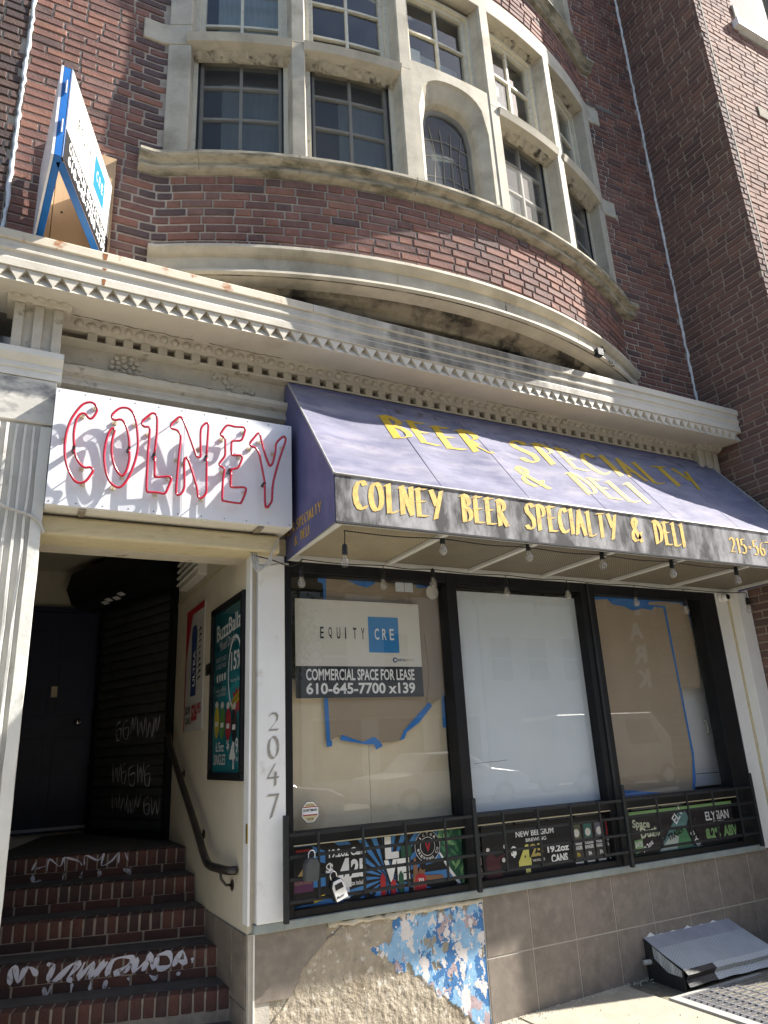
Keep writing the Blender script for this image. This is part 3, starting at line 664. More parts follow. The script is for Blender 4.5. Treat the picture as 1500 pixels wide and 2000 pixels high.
# ================================================================== neighbour on the left
nl = thing('end_house', 'dark brick house front beyond the white sealant line at upper left', 'building', (-1.5, 0, 0))
MB().box(-5, -.262, .012, 6, 3.0, 10.9).build('wall', M_mortar_pale, nl)
items = [(lambda s: (Vector((s, 0, 0)), 0.), a, b, z0, z1) for a, b, z0, z1 in courses(-1.6, -.272, 4.4, 10.8, .0680, flemish=.4)]
lay(nl, items, B_LEFT, [4, 4, 3, 2], 150)
# ================================================================== shopfront cornice
cor = thing('shopfront_cornice', 'long cream painted cornice with triangle teeth and dentils above the shop', 'cornice', (2.8, 0, 3.74))
CX0, CX1 = -1.0, 5.885
MB().run([(.02, 4.446), (-.397, 4.446), (-.397, 4.398), (-.392, 4.392), (-.390, 4.352), (-.394, 4.347), (-.401, 4.342), (-.401, 4.328), (-.390, 4.318), (-.387, 4.286), (-.391, 4.280), (-.397, 4.274), (-.397, 4.226), (-.345, 4.222), (-.380, 4.146), (-.372, 4.144), (-.12, 4.168), (.02, 4.168)], CX0, CX1).build('cornice_moulding', M_cornice, cor)
MB().run([(-.30, 4.4465), (-.402, 4.452), (-.405, 4.446), (-.405, 4.396), (-.398, 4.392), (-.397, 4.4463)], CX0, 1.62).build('cap_flashing', M_cornice_rust, cor)
MB().run([(-.30, 4.4465), (-.402, 4.452), (-.405, 4.446), (-.405, 4.398), (-.398, 4.395), (-.397, 4.4463)], 1.623, CX1 + .003).build('cap_flashing', M_cornice, cor)
for x0, x1, c in ((-.2, .34, 0),):
    pass
mb = MB().add([(.295, -.4062, 4.44), (.325, -.4062, 4.44), (.318, -.4062, 4.398), (.30, -.4062, 4.40)], [(0, 1, 2, 3)]).add([(.30, -.4022, 4.342), (.325, -.4022, 4.342), (.318, -.4022, 4.328), (.306, -.4022, 4.328)], [(0, 1, 2, 3)]).add([(.303, -.3982, 4.272), (.325, -.3982, 4.272), (.318, -.3982, 4.228), (.306, -.3982, 4.23)], [(0, 1, 2, 3)])
mb.build('rust_run', mat('rust_stain', (.25, .10, .035), .9, .3, 40), cor, fixn=False)
for y, z0, z1 in ((-.4062, 4.399, 4.445), (-.4024, 4.3285, 4.3415), (-.3984, 4.228, 4.2735)):
    sheet('grime_run', M_grime, cor, [(1.3, y, z0), (4.5, y, z0), (4.5, y, z1), (1.3, y, z1)])
sheet('grime_run', M_grime, cor, [(1.3, -.3925, 4.352), (4.5, -.3925, 4.352), (4.5, -.3935, 4.391), (1.3, -.3935, 4.391)])
sheet('grime_run', M_grime, cor, [(1.3, -.3888, 4.286), (4.5, -.3888, 4.286), (4.5, -.3915, 4.318), (1.3, -.3915, 4.318)])
tooth = MB().loft([[(-.0445, y, .0), (0, y, -.074), (.0445, y, .0)] for y in (-.0, .042)])
tme = tooth.build('tooth', M_cornice, cor); tmesh = tme.data; tme.location = Vector((CX0 + .05, -.3865, 4.223)) - wloc(cor)
x = CX0 + .05 + .091
while x < CX1 - .03:
    link('tooth', tmesh, cor, (x, -.3865 + random.uniform(-.001, .001), 4.223), None, (1, 1, random.uniform(.97, 1.01))); x += .091
MB().run([(.02, 4.170), (-.10, 4.170), (-.098, 4.160), (-.085, 4.130), (-.062, 4.112), (-.055, 4.104), (.02, 4.104)], .12, 5.62).build('bed_moulding', M_orn, cor, smooth=False)
egg = MB(); egg.loft([[(.030 * math.cos(a) * math.cos(b), -.028 * math.sin(b) - .002, .036 * math.sin(a) * math.cos(b)) for a in [2 * math.pi * k / 8 for k in range(8)]] for b in (0, .5, 1.0, 1.5)])
eo = egg.build('egg_ornament', M_orn, cor, smooth=True); emesh = eo.data; eo.location = Vector((.22, -.078, 4.137)) - wloc(cor); eo.rotation_euler = (-.5, 0, 0)
for i in range(1, 76):
    link('egg_ornament', emesh, cor, (.22 + .0715 * i, -.078, 4.137), (-.5 + random.uniform(-.1, .1), random.uniform(-.1, .1), 0), (random.uniform(.85, 1.1), random.uniform(.8, 1.1), random.uniform(.9, 1.05)))
dn = MB().box(-.029, .029, -.062, -.005, -.030, .030).build('dentil', M_orn, cor, .004); dmesh = dn.data; dn.location = Vector((.303, 0, 4.076)) - wloc(cor)
for i in range(1, 51):
    link('dentil', dmesh, cor, (.303 + .105 * i + random.uniform(-.002, .002), random.uniform(-.002, .003), 4.076))
MB().box(.12, 5.62, -.012, .02, 4.046, 4.106).build('dentil_back', M_recess, cor)
MB().run([(.02, 4.046), (-.066, 4.046), (-.064, 4.032), (-.03, 4.026), (.02, 4.02)], .12, 5.62).build('dentil_fillet', M_orn, cor)
mb = MB(); R = random.Random(3); nx, nz = 120, 6; vs = []
for i in range(nx + 1):
    for j in range(nz + 1): vs.append((.12 + 5.5 * i / nx, -.002 + R.uniform(-.002, .002), 3.85 + .18 * j / nz))
mb.add(vs, [(i * (nz + 1) + j, (i + 1) * (nz + 1) + j, (i + 1) * (nz + 1) + j + 1, i * (nz + 1) + j + 1) for i in range(nx) for j in range(nz)])
mb.build('frieze', M_orn, cor, smooth=True, fixn=False)
MB().run([(.02, 3.862), (-.075, 3.862), (-.075, 3.835), (-.06, 3.815), (-.035, 3.80), (-.03, 3.775), (-.045, 3.77), (-.045, 3.745), (-.02, 3.74), (.02, 3.735)], .12, 5.62).build('architrave', M_orn, cor)
def relief(cx, cz, kind):
    R = random.Random(int(cx * 100)); mb = MB()
    if kind == 'rose':
        for r_, n_, q in ((.072, 11, .02), (.042, 7, .018), (.0, 1, .02)):
            for k in range(n_):
                a = 2 * math.pi * k / n_; mb.lathe([(q * 1.0, 0), (q * .85, -.008), (q * .4, -.014), (.001, -.016)], (cx + r_ * math.cos(a) * 1.15, -.003, cz + r_ * math.sin(a) * .9), 8, 'y')
    else:
        for k in range(26):
            t = k / 25; mb.lathe([(.022, 0), (.016, -.009), (.002, -.014)], (cx - .13 + .26 * t + R.uniform(-.01, .01), -.003, cz + .05 - .10 * t + .03 * math.sin(t * 9) + R.uniform(-.02, .02)), 7, 'y')
    return mb.build('plaster_relief', M_orn, cor, smooth=True)
relief(.51, 3.945, 'rose'); relief(1.20, 3.95, 'swag')
MB().box(.10, 5.9, .012, .3, 2.80, 4.2).build('backing_wall', M_orn, cor)
R = random.Random(14)
for x0, x1, y, z in ((.16, .9, -.118, 4.1655), (1.0, 1.5, -.118, 4.166), (1.9, 2.7, -.118, 4.166), (.16, 1.1, -.076, 3.8625), (3.2, 3.7, -.118, 4.166)):
    n = int((x1 - x0) / .025); MB().tube([(x0 + (x1 - x0) * i / n, y + R.uniform(-.006, .004), z + R.uniform(-.005, .003)) for i in range(n + 1)], [R.uniform(.0012, .0045) for i in range(n + 1)], 5).build('paint_crack', M_recess, cor)
# ================================================================== pilasters with triglyph blocks
def triglyph(P, x0, x1, yf):
    w = x1 - x0; bw = w * .2
    MB().box(x0, x1, yf + .022, .012, 3.825, 4.13).build('triglyph_block', M_orn, P)
    for k in range(3):
        a = x0 + k * (w - bw) / 2; MB().box(a, a + bw, yf, yf + .0215, 3.827, 4.128).build('triglyph_bar', M_orn, P, .004)
    MB().box(x0 - .045, x1 + .045, yf - .045, .012, 4.185, 4.166).build('capital_plate', M_orn, P)
    MB().run([(.01, 4.185), (yf - .045, 4.185), (yf - .04, 4.165), (yf - .02, 4.135), (yf - .004, 4.13), (.01, 4.13)], x0 - .04, x1 + .04).build('capital_moulding', M_orn, P)
    n = max(3, int((w + .08) / .06))
    for k in range(n): link('egg_ornament', emesh, P, (x0 - .03 + (w + .06) * (k + .5) / n, yf - .026, 4.158), (-.6, 0, 0), (1.05, 1, .9))
pl = thing('fluted_pilaster', 'weathered white fluted pilaster at the left edge beside the stairs', 'pilaster', (-.09, -.1, 0))
triglyph(pl, -.128, .128, -.20)
MB().run([(.1, 3.825), (-.235, 3.825), (-.235, 3.79), (-.215, 3.765), (-.20, 3.752), (-.20, 3.72), (-.19, 3.715), (-.19, 3.672), (.1, 3.672)], -.9, .152).build('capital_band', M_pil, pl)
MB().box(-.9, .132, -.185, .1, 3.40, 3.671).build('stained_band', M_marble, pl, .006)
mb = MB(); R = random.Random(5)
mb.box(-.9, .128, -.165, .1, -.2, 3.399); mb.build('shaft', M_pil, pl)
def fillet(x0, x1, name='fillet'):
    n = 26; rings = []
    for i in range(n + 1):
        z = -.2 + 3.58 * i / n; e = R.uniform(-.003, .003)
        rings.append([(x0 + e, -.166, z), (x0 + e + .003, -.19 + R.uniform(-.002, .003), z), (x1 + e - .003, -.19 + R.uniform(-.002, .003), z), (x1 + e, -.166, z)])
    return MB().loft(rings).build(name, M_pil, pl, smooth=False)
for k in range(8): fillet(.045 - .044 * k - .012, .045 - .044 * k + .006)
fillet(.068, .128, 'edge_strip')
pr = thing('right_pilaster', 'white painted pilaster between the third window and the brown brick wall', 'pilaster', (5.74, 0, 0))
triglyph(pr, 5.60, 5.87, -.12)
MB().box(5.572, 5.725, -.03, .1, .70, 3.8).build('inner_board', M_white_board, pr, .003); MB().box(5.726, 5.89, -.125, .1, .0, 3.8).build('outer_board', M_white, pr, .004)
MB().box(5.712, 5.7255, -.045, -.03, .72, 3.0).build('corner_bead', M_beam, pr, .003)

# ================================================================== entrance recess
ent = thing('entrance_recess', 'dark stepped entrance recess with cream walls left of the windows', 'entrance', (.75, 1.5, 0))
RX = 1.335
MB().box(RX, RX + .12, .012, 2.4, .69, 3.45).build('right_wall', M_cream, ent); MB().box(RX + .002, RX + .12, -.0, 2.4, -.2, .688).build('wall_base', M_grout, ent)
for k, (a, b) in enumerate(((.03, .27), (.28, .62), (.63, .97), (.98, 1.32))):
    for z0, z1 in ((-.03, .335), (.345, .683)): MB().box(RX - .007, RX + .002, a, b, z0, z1).build('tile', M_tile, ent, .0015)
MB().box(RX - .014, RX, -.03, .06, .735, 2.80).build('corner_board', M_white_board, ent, .003)
MB().box(RX - .004, RX + .001, .06, 2.4, 2.86, 2.885).build('wall_seam', M_beam, ent)
MB().box(-.2, .10, .1, 3.7, -.2, 3.5).build('left_wall', M_cream, ent)
MB().box(-.2, 2.2, .02, 4.2, 3.45, 3.55).build('ceiling', M_cream, ent)
MB().box(-.2, 1.2, 3.50, 3.6, .9, 3.5).build('back_wall', M_cream, ent)
MB().run([(-.135, 2.785), (-.14, 2.80), (-.14, 2.885), (-.10, 2.905), (.08, 2.905), (.08, 2.785)], .10, 1.475).build('lintel_beam', M_beam, ent, .006)
MB().box(1.475, 1.56, -.02, .08, 2.80, 2.91).build('beam_end', M_beam, ent)
MB().box(1.372, 1.542, -.035, .1, .735, 2.798).build('corner_post', M_white_board, ent, .004)
NP = Plane((0, -.0362, 0), (1, 0, 0), (0, 0, 1), ent)
NP.strokes('2', M_numeral, 1.437, 1.497, 1.735, .10, 1, (.13, .10), 'house_number'); NP.strokes('0', M_numeral, 1.432, 1.498, 1.578, .125, 1, (.12, .09), 'house_number')
NP.strokes('4', M_numeral, 1.430, 1.495, 1.432, .118, 1, (.12, .09), 'house_number'); NP.strokes('7', M_numeral, 1.430, 1.492, 1.262, .125, 1, (.15, .10), 'house_number')
# stairs: treads run askew to the street
st = thing('brick_stairs', 'dirty red brick stairs with white spray-painted tags up to the dark door', 'stairs', (.75, .3, 0))
AL = rad(16.5); EU = Vector((-math.cos(AL), math.sin(AL), 0)); EV = Vector((math.sin(AL), math.cos(AL), 0)); EZ = Vector((0, 0, 1))
NOSE = [(.30, .225 + .155), (.575, .225 + .31), (.875, .70), (1.165, .853), (1.46, 1.005)]
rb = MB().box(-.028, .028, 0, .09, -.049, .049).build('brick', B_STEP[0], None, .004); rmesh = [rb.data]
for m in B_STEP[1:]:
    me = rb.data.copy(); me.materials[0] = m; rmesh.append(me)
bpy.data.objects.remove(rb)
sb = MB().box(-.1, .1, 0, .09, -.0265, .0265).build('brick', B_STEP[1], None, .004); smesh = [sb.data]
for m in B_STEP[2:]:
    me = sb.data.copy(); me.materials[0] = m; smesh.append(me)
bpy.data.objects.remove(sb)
for k, (y, z) in enumerate(NOSE):
    O = Vector((RX - .008, y, 0)); W = 1.36
    z_prev = NOSE[k - 1][1] if k else .225
    MB().obox(O + EV * .005 + EZ * (z_prev - .3), EU * W, EV * 1.9, EZ * (z - z_prev + .3 - .010)).build('step_core', M_mortar_dark, st)
    MB().obox(O + EV * .10 - EU * .0 + EZ * (z - .0078), EU * W, EV * (2.2 if k == 4 else .42), EZ * .0068).build('tread', M_tread, st)
    i = 0; u = .0
    while u < W - .05:
        w = .056
        c = O + EU * (u + w / 2 + .004) + EZ * (z - .052 + random.uniform(-.002, .001)) + EV * random.uniform(-.004, .004)
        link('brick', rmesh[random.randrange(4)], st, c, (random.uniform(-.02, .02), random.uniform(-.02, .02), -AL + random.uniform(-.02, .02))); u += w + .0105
    if k:
        u = -.05 - .1 * (k % 2)
        while u < W - .05:
            a = max(u, 0); c = O + EU * (u + .102) + EZ * (z - .103 - .028) + EV * .001
            b_ = min(u + .2, W); c = O + EU * ((a + b_) / 2 + .002) + EZ * (z - .103 - .028) + EV * .001
            if b_ - a > .03: link('brick', smesh[random.randrange(3)], st, c, (0, random.uniform(-.006, .006), -AL), ((b_ - a) / .2, 1, 1))
            u += .213
    if k == 1 or k == 4:
        PL = Plane(O + EU * 1.28 - EV * .006 + EZ * (z - .1), -EU, EZ, st); R = random.Random(20 + k)
        if k == 1:
            T1 = [[(.05, .012), (.045, .085), (.07, .095), (.09, .02), (.12, .08), (.15, .088), (.19, .045)], [(.235, .095), (.275, .09), (.25, .02), (.29, .015), (.37, .082), (.41, .085), (.35, .012), (.38, .008)],
                  [(.44, .088), (.41, .012), (.49, .086), (.47, .01), (.545, .088), (.50, .008), (.565, .08)], [(.56, .006), (.60, .086), (.70, .088), (.675, .05), (.61, .015), (.64, .006)],
                  [(.66, .012), (.73, .082), (.71, .014), (.78, .06), (.76, .012), (.80, .094), (.815, .016), (.845, .08)], [(.835, .085), (.905, .09), (.915, .03), (.85, .018), (.84, .07)], [(.93, .02), (.98, .094), (1.0, .035), (.955, .05)], [(1.04, .055), (1.038, .028)]]
            PL.ribbon('spray_tag', M_spray, [[(u + .10, v) for u, v in q] for q in T1], .027)
            PL.ribbon('spray_drip', M_spray_thin, [[(.33, -.015), (.345, -.06), (.37, -.012)], [(.48, -.01), (.475, -.062)], [(.58, -.01), (.575, -.055)], [(.665, -.012), (.655, -.06), (.69, -.058)], [(.78, -.012), (.79, -.028)], [(.90, -.01), (.93, -.03), (.95, -.012)], [(1.06, -.01), (1.065, -.03)]], .022)
        else:
            T2 = [[(.02, .02), (.045, .075)], [(.05, .03), (.11, .045)], [(.12, .01), (.13, .085), (.20, .035), (.225, .09), (.235, .005)], [(.23, .09), (.32, .06), (.345, .03)], [(.36, .03), (.365, .092), (.45, .055), (.485, .098), (.475, .02), (.54, .045), (.585, .095), (.585, .025)], [(.625, .092), (.65, .04)]]
            PL.ribbon('spray_tag', M_spray, [[(u + .24, v) for u, v in q] for q in T2], .012)
            PL.ribbon('spray_drip', M_spray_thin, [[(.27, -.012), (.28, -.05), (.33, -.04)], [(.47, -.01), (.465, -.05)], [(.59, -.01), (.58, -.05)], [(.70, -.012), (.71, -.045)], [(.86, -.01), (.91, -.05), (.88, -.012)]], .024)
MB().obox(Vector((RX - .006, -.05, -.1)), EU * 1.4, EV * .42, EZ * .322).build('bottom_slab', M_tread, st, .01)
MB().obox(Vector((RX - .006, -.30, -.2)), (-1.2, 0, 0), (0, .5, 0), (0, 0, .255)).build('threshold_slab', M_concrete, st, .01)
# door, shutter, housing
dr = thing('entry_door', 'dark navy panelled door with a brass knob at the back of the recess', 'door', (.45, 3.45, 1.01))
MB().box(.10, .86, 3.44, 3.49, 1.03, 3.03).build('leaf', M_door, dr, .004)
MB().box(.05, .0995, 3.42, 3.5, 1.01, 3.08).box(.8605, .92, 3.42, 3.5, 1.01, 3.08).box(.0995, .8605, 3.42, 3.5, 3.031, 3.08).build('frame', M_door, dr)
for a, b in ((.16, .44), (.52, .80)):
    for z0, z1 in ((1.2, 1.85), (2.05, 2.85)):
        mb = MB().box(a, b, 3.434, 3.4405, z0, z1); mb.build('panel', M_door, dr, .003)
MB().lathe([(.012, 0), (.012, -.04), (.03, -.045), (.032, -.065), (.02, -.08), (.001, -.082)], (.72, 3.44, 1.98), 14, 'y').build('knob', M_chrome, dr, smooth=True)
MB().box(.10, .86, 3.425, 3.44, 1.05, 1.075).build('kick_strip', M_galv_plain, dr)
MB().box(.47, .56, 3.435, 3.4405, 2.22, 2.32).build('door_notice', M_card, dr)
SA, SB = Vector((1.325, 2.06, 0)), Vector((.88, 3.30, 0)); SD = (SB - SA).normalized(); SW = (SB - SA).length; SN = Vector((-SD.y, SD.x, 0)) * -1
if SN.dot(Vector((0, -1, 0))) < 0: SN = -SN
sh = thing('roll_shutter', 'closed black roll-down shutter sprayed with white graffiti inside the entrance', 'shutter', SA + Vector((0, 0, 1.02)))
sl = None
for k in range(24):
    z = 1.06 + .085 * k
    mb = MB(); P0 = SA + SD * .05
    prof = [(0, 0), (.012, .004), (.018, .03), (.018, .055), (.010, .078), (0, .082)]
    mb.loft([[P0 + SD * t + SN * d + EZ * (z + h) for d, h in prof] for t in (0, SW - .1)]); mb.build('slat', M_shutter, sh)
for t in (0, SW - .05): MB().obox(SA + SD * t - SN * .02 + EZ * 1.01, SD * .05, SN * .06, EZ * 2.2).build('guide_rail', M_black, sh)
MB().obox(SA + SD * .05 + EZ * 1.012, SD * (SW - .1), SN * .03, EZ * .046).build('bottom_bar', M_black, sh)
MB().obox(SA - SN * .02 + EZ * 1.0, SD * SW, -SN * .03, EZ * 2.4).build('back_panel', M_black, sh)
PL = Plane(SB - SD * .1 + SN * .019 + EZ * 1.0, -SD, EZ, sh); R = random.Random(9)
for zz, u0, u1, h in ((.80, .30, 1.0, .16), (.42, .30, .95, .16), (.20, .32, 1.05, .13)):
    paths = []; u = u0
    while u < u1:
        w = R.uniform(.09, .15); kd = R.randrange(3); b0 = zz + R.uniform(-.015, .015)
        if kd == 0: paths.append([(u, b0 + h), (u + w * .2, b0), (u + w * .5, b0 + h * .8), (u + w * .8, b0), (u + w, b0 + h)])
        elif kd == 1: paths.append([(u + w * .8, b0 + h), (u + w * .2, b0 + h * .8), (u + w * .3, b0 + h * .1), (u + w * .8, b0), (u + w * .9, b0 + h * .6), (u + w * .3, b0 + h * .5)])
        else: paths.append([(u, b0), (u + w * .3, b0 + h), (u + w * .5, b0 + h * .3), (u + w * .9, b0 + h * 1.1)])
        u += w * R.uniform(1.0, 1.2)
    PL.ribbon('spray_tag', M_spray, paths, .013)
hs = thing('shutter_housing', 'black shutter drum box hanging under the recess ceiling above the shutter', 'shutter box', SA + Vector((0, 0, 3.2)))
mb = MB(); prof = [(0, 3.02), (.20, 3.0), (.34, 3.06), (.40, 3.2), (.36, 3.36), (.22, 3.43), (0, 3.43)]
mb.loft([[SA + SD * t + SN * d + EZ * z for d, z in prof] for t in (-.02, SW)]); mb.build('housing', M_black, hs)
PL = Plane(SA + SD * (SW * .75) + SN * .205 + EZ * 2.998, -SD, (SN * .14 + EZ * .06), hs)
for u, v in ((.10, .01), (.20, .03), (.33, .02), (.46, .05)): PL.rect('label', M_paperwhite, u, u + .09, v, v + .05, 1)
# louvre, handrail, framed posters on the recess wall
lv = thing('wall_louvre', 'grey metal louvred vent box high on the entrance wall', 'vent', (RX, 1.4, 2.8))
MB().box(RX - .075, RX, 1.08, 1.72, 2.92, 3.42).build('casing', M_signedge, lv, .006)
for k in range(8): MB().obox((RX - .09, 1.10, 2.95 + .055 * k), (.02, 0, .03), (0, .60, 0), (-.012, 0, .012)).build('slat', M_signedge, lv)
hr = thing('handrail', 'dark brown pipe handrail bracketed to the cream entrance wall', 'handrail', (RX, 1.0, .9))
pts = smooth_path([(RX - .06, 2.02, 1.80), (RX - .07, 1.90, 1.78), (RX - .075, 1.80, 1.70), (RX - .075, 1.4, 1.46), (RX - .075, .95, 1.20), (RX - .075, .68, 1.03), (RX - .075, .55, .985), (RX - .07, .35, .985), (RX - .05, .22, .985), (RX - .01, .19, .985)], 5)
MB().tube(pts, .024, 12).build('rail', M_rail, hr, smooth=True)
for y, z in ((1.62, 1.59), (.98, 1.21), (.30, .985)):
    br = MB().tube([(RX - .002, y, z - .09), (RX - .04, y, z - .085), (RX - .07, y, z - .05), (RX - .074, y, z - .015)], .008, 7).build('bracket', M_rail, hr, smooth=True)
    MB().lathe([(.03, 0), (.03, -.006), (.001, -.008)], (RX, y, z - .09), 12, 'x').build('flange', M_rail, br)
MB().box(RX - .02, RX - .012, -.028, -.002, 1.14, 1.24).build('brass_strike_plate', M_brass, ent, .002)
MB().box(RX - .012, RX + .0, .84, 1.02, 2.16, 2.24).build('wall_bracket', M_rail, ent, .003)
fp = thing('framed_poster', 'black framed teal drinks poster on the entrance wall nearest the street', 'poster', (RX, .44, 1.46))
Y0, Y1, Z0, Z1 = .06, .82, 1.465, 2.59
MB().box(RX - .034, RX - .001, Y0, Y1, Z0, Z0 + .045).box(RX - .034, RX - .001, Y0, Y1, Z1 - .045, Z1).box(RX - .0335, RX - .001, Y0, Y0 + .05, Z0 + .045, Z1 - .045).box(RX - .0335, RX - .001, Y1 - .05, Y1, Z0 + .045, Z1 - .045).build('frame', M_black, fp, .004)
T = flatcol('teal', (.0, .17, .20)); T2 = flatcol('teal_light', (.01, .27, .31)); YL = flatcol('yellow', (.55, .42, .03)); RD = flatcol('red', (.38, .02, .03)); GR = flatcol('green', (.09, .25, .04)); BK = M_ink; WH = M_paperwhite; NV = flatcol('navy', (.015, .03, .12)); DT = flatcol('teal_dark', (.0, .085, .10))
MB().box(RX - .012, RX - .0015, Y0 + .05, Y1 - .05, Z0 + .045, Z1 - .045).build('print', T, fp)
PP = Plane((RX - .013, Y1 - .05, Z0 + .045), (0, -1, 0), (0, 0, 1), fp)   # 0.66 x 1.035
PP.poly('shape', DT, [(0, .40), (.30, .62), (.66, .80), (.66, 1.03), (0, 1.03)], .5)
PP.text('BuzzBallz', WH, .06, .63, .84, .95, 2, .018, rad(3)); PP.text('Mixed Drinks', flatcol('pale', (.5, .5, .5)), .14, .52, .765, .83, 2, .005, rad(4))
PP.poly('shape', WH, [(.50 + a * .21, .60 + b * .235) for a, b in arc(0, 0, .75, 1, 40, 320, 20)] + [(.50 + a * .185, .60 + b * .21) for a, b in arc(0, 0, .75, 1, 320, 40, 20)], 1.4)
PP.poly('shape', T2, [(.30, .47), (.66, .60), (.66, .44), (.38, .40)], .8); PP.text('15%', WH, .42, .65, .61, .73, 3, .02); PP.text('Alc by Vol', WH, .42, .62, .53, .56, 3)
for s, z, h in (('READY-TO-GO', .70, .03), ('COCKTAILS', .655, .03), ('MADE WITH', .50, .02), ('ORANGES', .472, .02)): PP.text(s, flatcol('pale', (.5, .5, .5)), .06, .30, z, z + h, 2)
for k in range(4): PP.poly('shape', WH, [(.08 + .06 * k, .57), (.11 + .06 * k, .57), (.115 + .06 * k, .61), (.095 + .06 * k, .62), (.075 + .06 * k, .61)], 2)
PP.poly('shape', RD, [(.55 + (.12 if k % 2 else .07) * math.cos(k * math.pi / 9), .42 + (.09 if k % 2 else .05) * math.sin(k * math.pi / 9)) for k in range(18)], 3)
PP.poly('shape', YL, [(.44, .37), (.64, .43), (.65, .485), (.46, .43)], 4); PP.text('NEW FLAVOR', BK, .47, .63, .395, .425, 5, .0, rad(16))
for k, c in enumerate((YL, GR, RD, BK)):
    cx = .10 + .135 * k
    PP.poly('shape', c, [(cx + .062 * math.cos(a), .315 - .012 * k + .105 * math.sin(a)) for a in [2 * math.pi * i / 20 for i in range(20)]], 2 + .3 * k)
    PP.poly('shape', M_signedge, [(cx + .04 * math.cos(a), .425 - .012 * k + .022 * math.sin(a)) for a in [2 * math.pi * i / 14 for i in range(14)]], 3.2 + .3 * k)
    PP.rect('shape', WH, cx - .035, cx + .035, .285 - .012 * k, .315 - .012 * k, 3.2 + .3 * k)
PP.text('6.5oz', WH, .09, .28, .125, .185, 2, .01); PP.text('SINGLES', WH, .05, .32, .045, .11, 2, .01); PP.text('$', WH, .34, .40, .13, .20, 2, .01); PP.text('4', WH, .41, .53, .02, .205, 2, .03); PP.text('95', WH, .535, .65, .11, .20, 2, .015); PP.text('TAX', WH, .54, .60, .065, .09, 2)
sheet('glazing', M_glass, fp, [(RX - .022, Y0 + .05, Z0 + .045), (RX - .022, Y1 - .05, Z0 + .045), (RX - .022, Y1 - .05, Z1 - .045), (RX - .022, Y0 + .05, Z1 - .045)])
p2 = thing('tin_poster', 'red-bordered white beer poster on the entrance wall behind the teal one', 'poster', (RX, 1.36, 1.8))
MB().box(RX - .012, RX - .001, 1.09, 1.65, 1.80, 2.73).build('print', flatcol('poster_white', (.45, .44, .42)), p2, .002)
PQ = Plane((RX - .0132, 1.65, 1.80), (0, -1, 0), (0, 0, 1), p2)
PQ.rect('shape', RD, 0, .03, 0, .93); PQ.poly('shape', RD, [(.03, .93), (.56, .93), (.56, .88), (.2, .88), (.03, .55)], 1.2); PQ.poly('shape', flatcol('can_navy', (.02, .045, .16)), [(.20, .25), (.36, .25), (.36, .72), (.33, .78), (.23, .78), (.20, .72)], 2)
PQ.text('ULTRA', WH, .335, .60, .32, .39, 3, .02, rad(90)); PQ.text('30-PK', BK, .06, .22, .12, .18, 2, .02); PQ.text('CANS', BK, .06, .22, .05, .10, 2, .02); PQ.text('$26', RD, .25, .42, .05, .19, 2, .03); PQ.text('95', RD, .43, .53, .11, .19, 2, .02)
for k in range(9): PQ.poly('shape', BK, [(.40 + .012 * math.sin(k * 2), .35 + .045 * k), (.50 + .02 * math.sin(k), .37 + .045 * k), (.46, .385 + .045 * k)], 2)
# cables at the opening
ca = thing('twisted_cable', 'grey twisted cables looping round the corner of the entrance beam', 'cable', (1.3, -.1, 2.7))
for k in range(4):
    MB().tube(smooth_path([(1.30 + .012 * k, -.10, 2.785), (1.31 + .01 * k, -.12, 2.70 + .01 * k), (1.34, -.13, 2.66 + .012 * k), (1.38 + .01 * k, -.14, 2.70), (1.42, -.15, 2.78), (1.46, -.16, 2.87)]), .005, 6).build('cable', M_cable_grey, ca, smooth=True)
MB().tube(smooth_path([(1.33, -.12, 2.70), (1.42, -.10, 2.71), (1.50, -.07, 2.735), (1.56, -.05, 2.74)]), .008, 6).build('cable', M_cable_grey, ca, smooth=True)
cb = thing('pilaster_cable', 'thin grey braided cable slung across the fluted pilaster', 'cable', (-.1, -.2, 2.9))
MB().tube(smooth_path([(-.5, -.20, 3.06), (-.22, -.202, 2.97), (-.06, -.202, 2.90), (.06, -.202, 2.865), (.115, -.20, 2.83), (.14, -.19, 2.775)]), .007, 7).build('cable', M_cable_grey, cb, smooth=True)
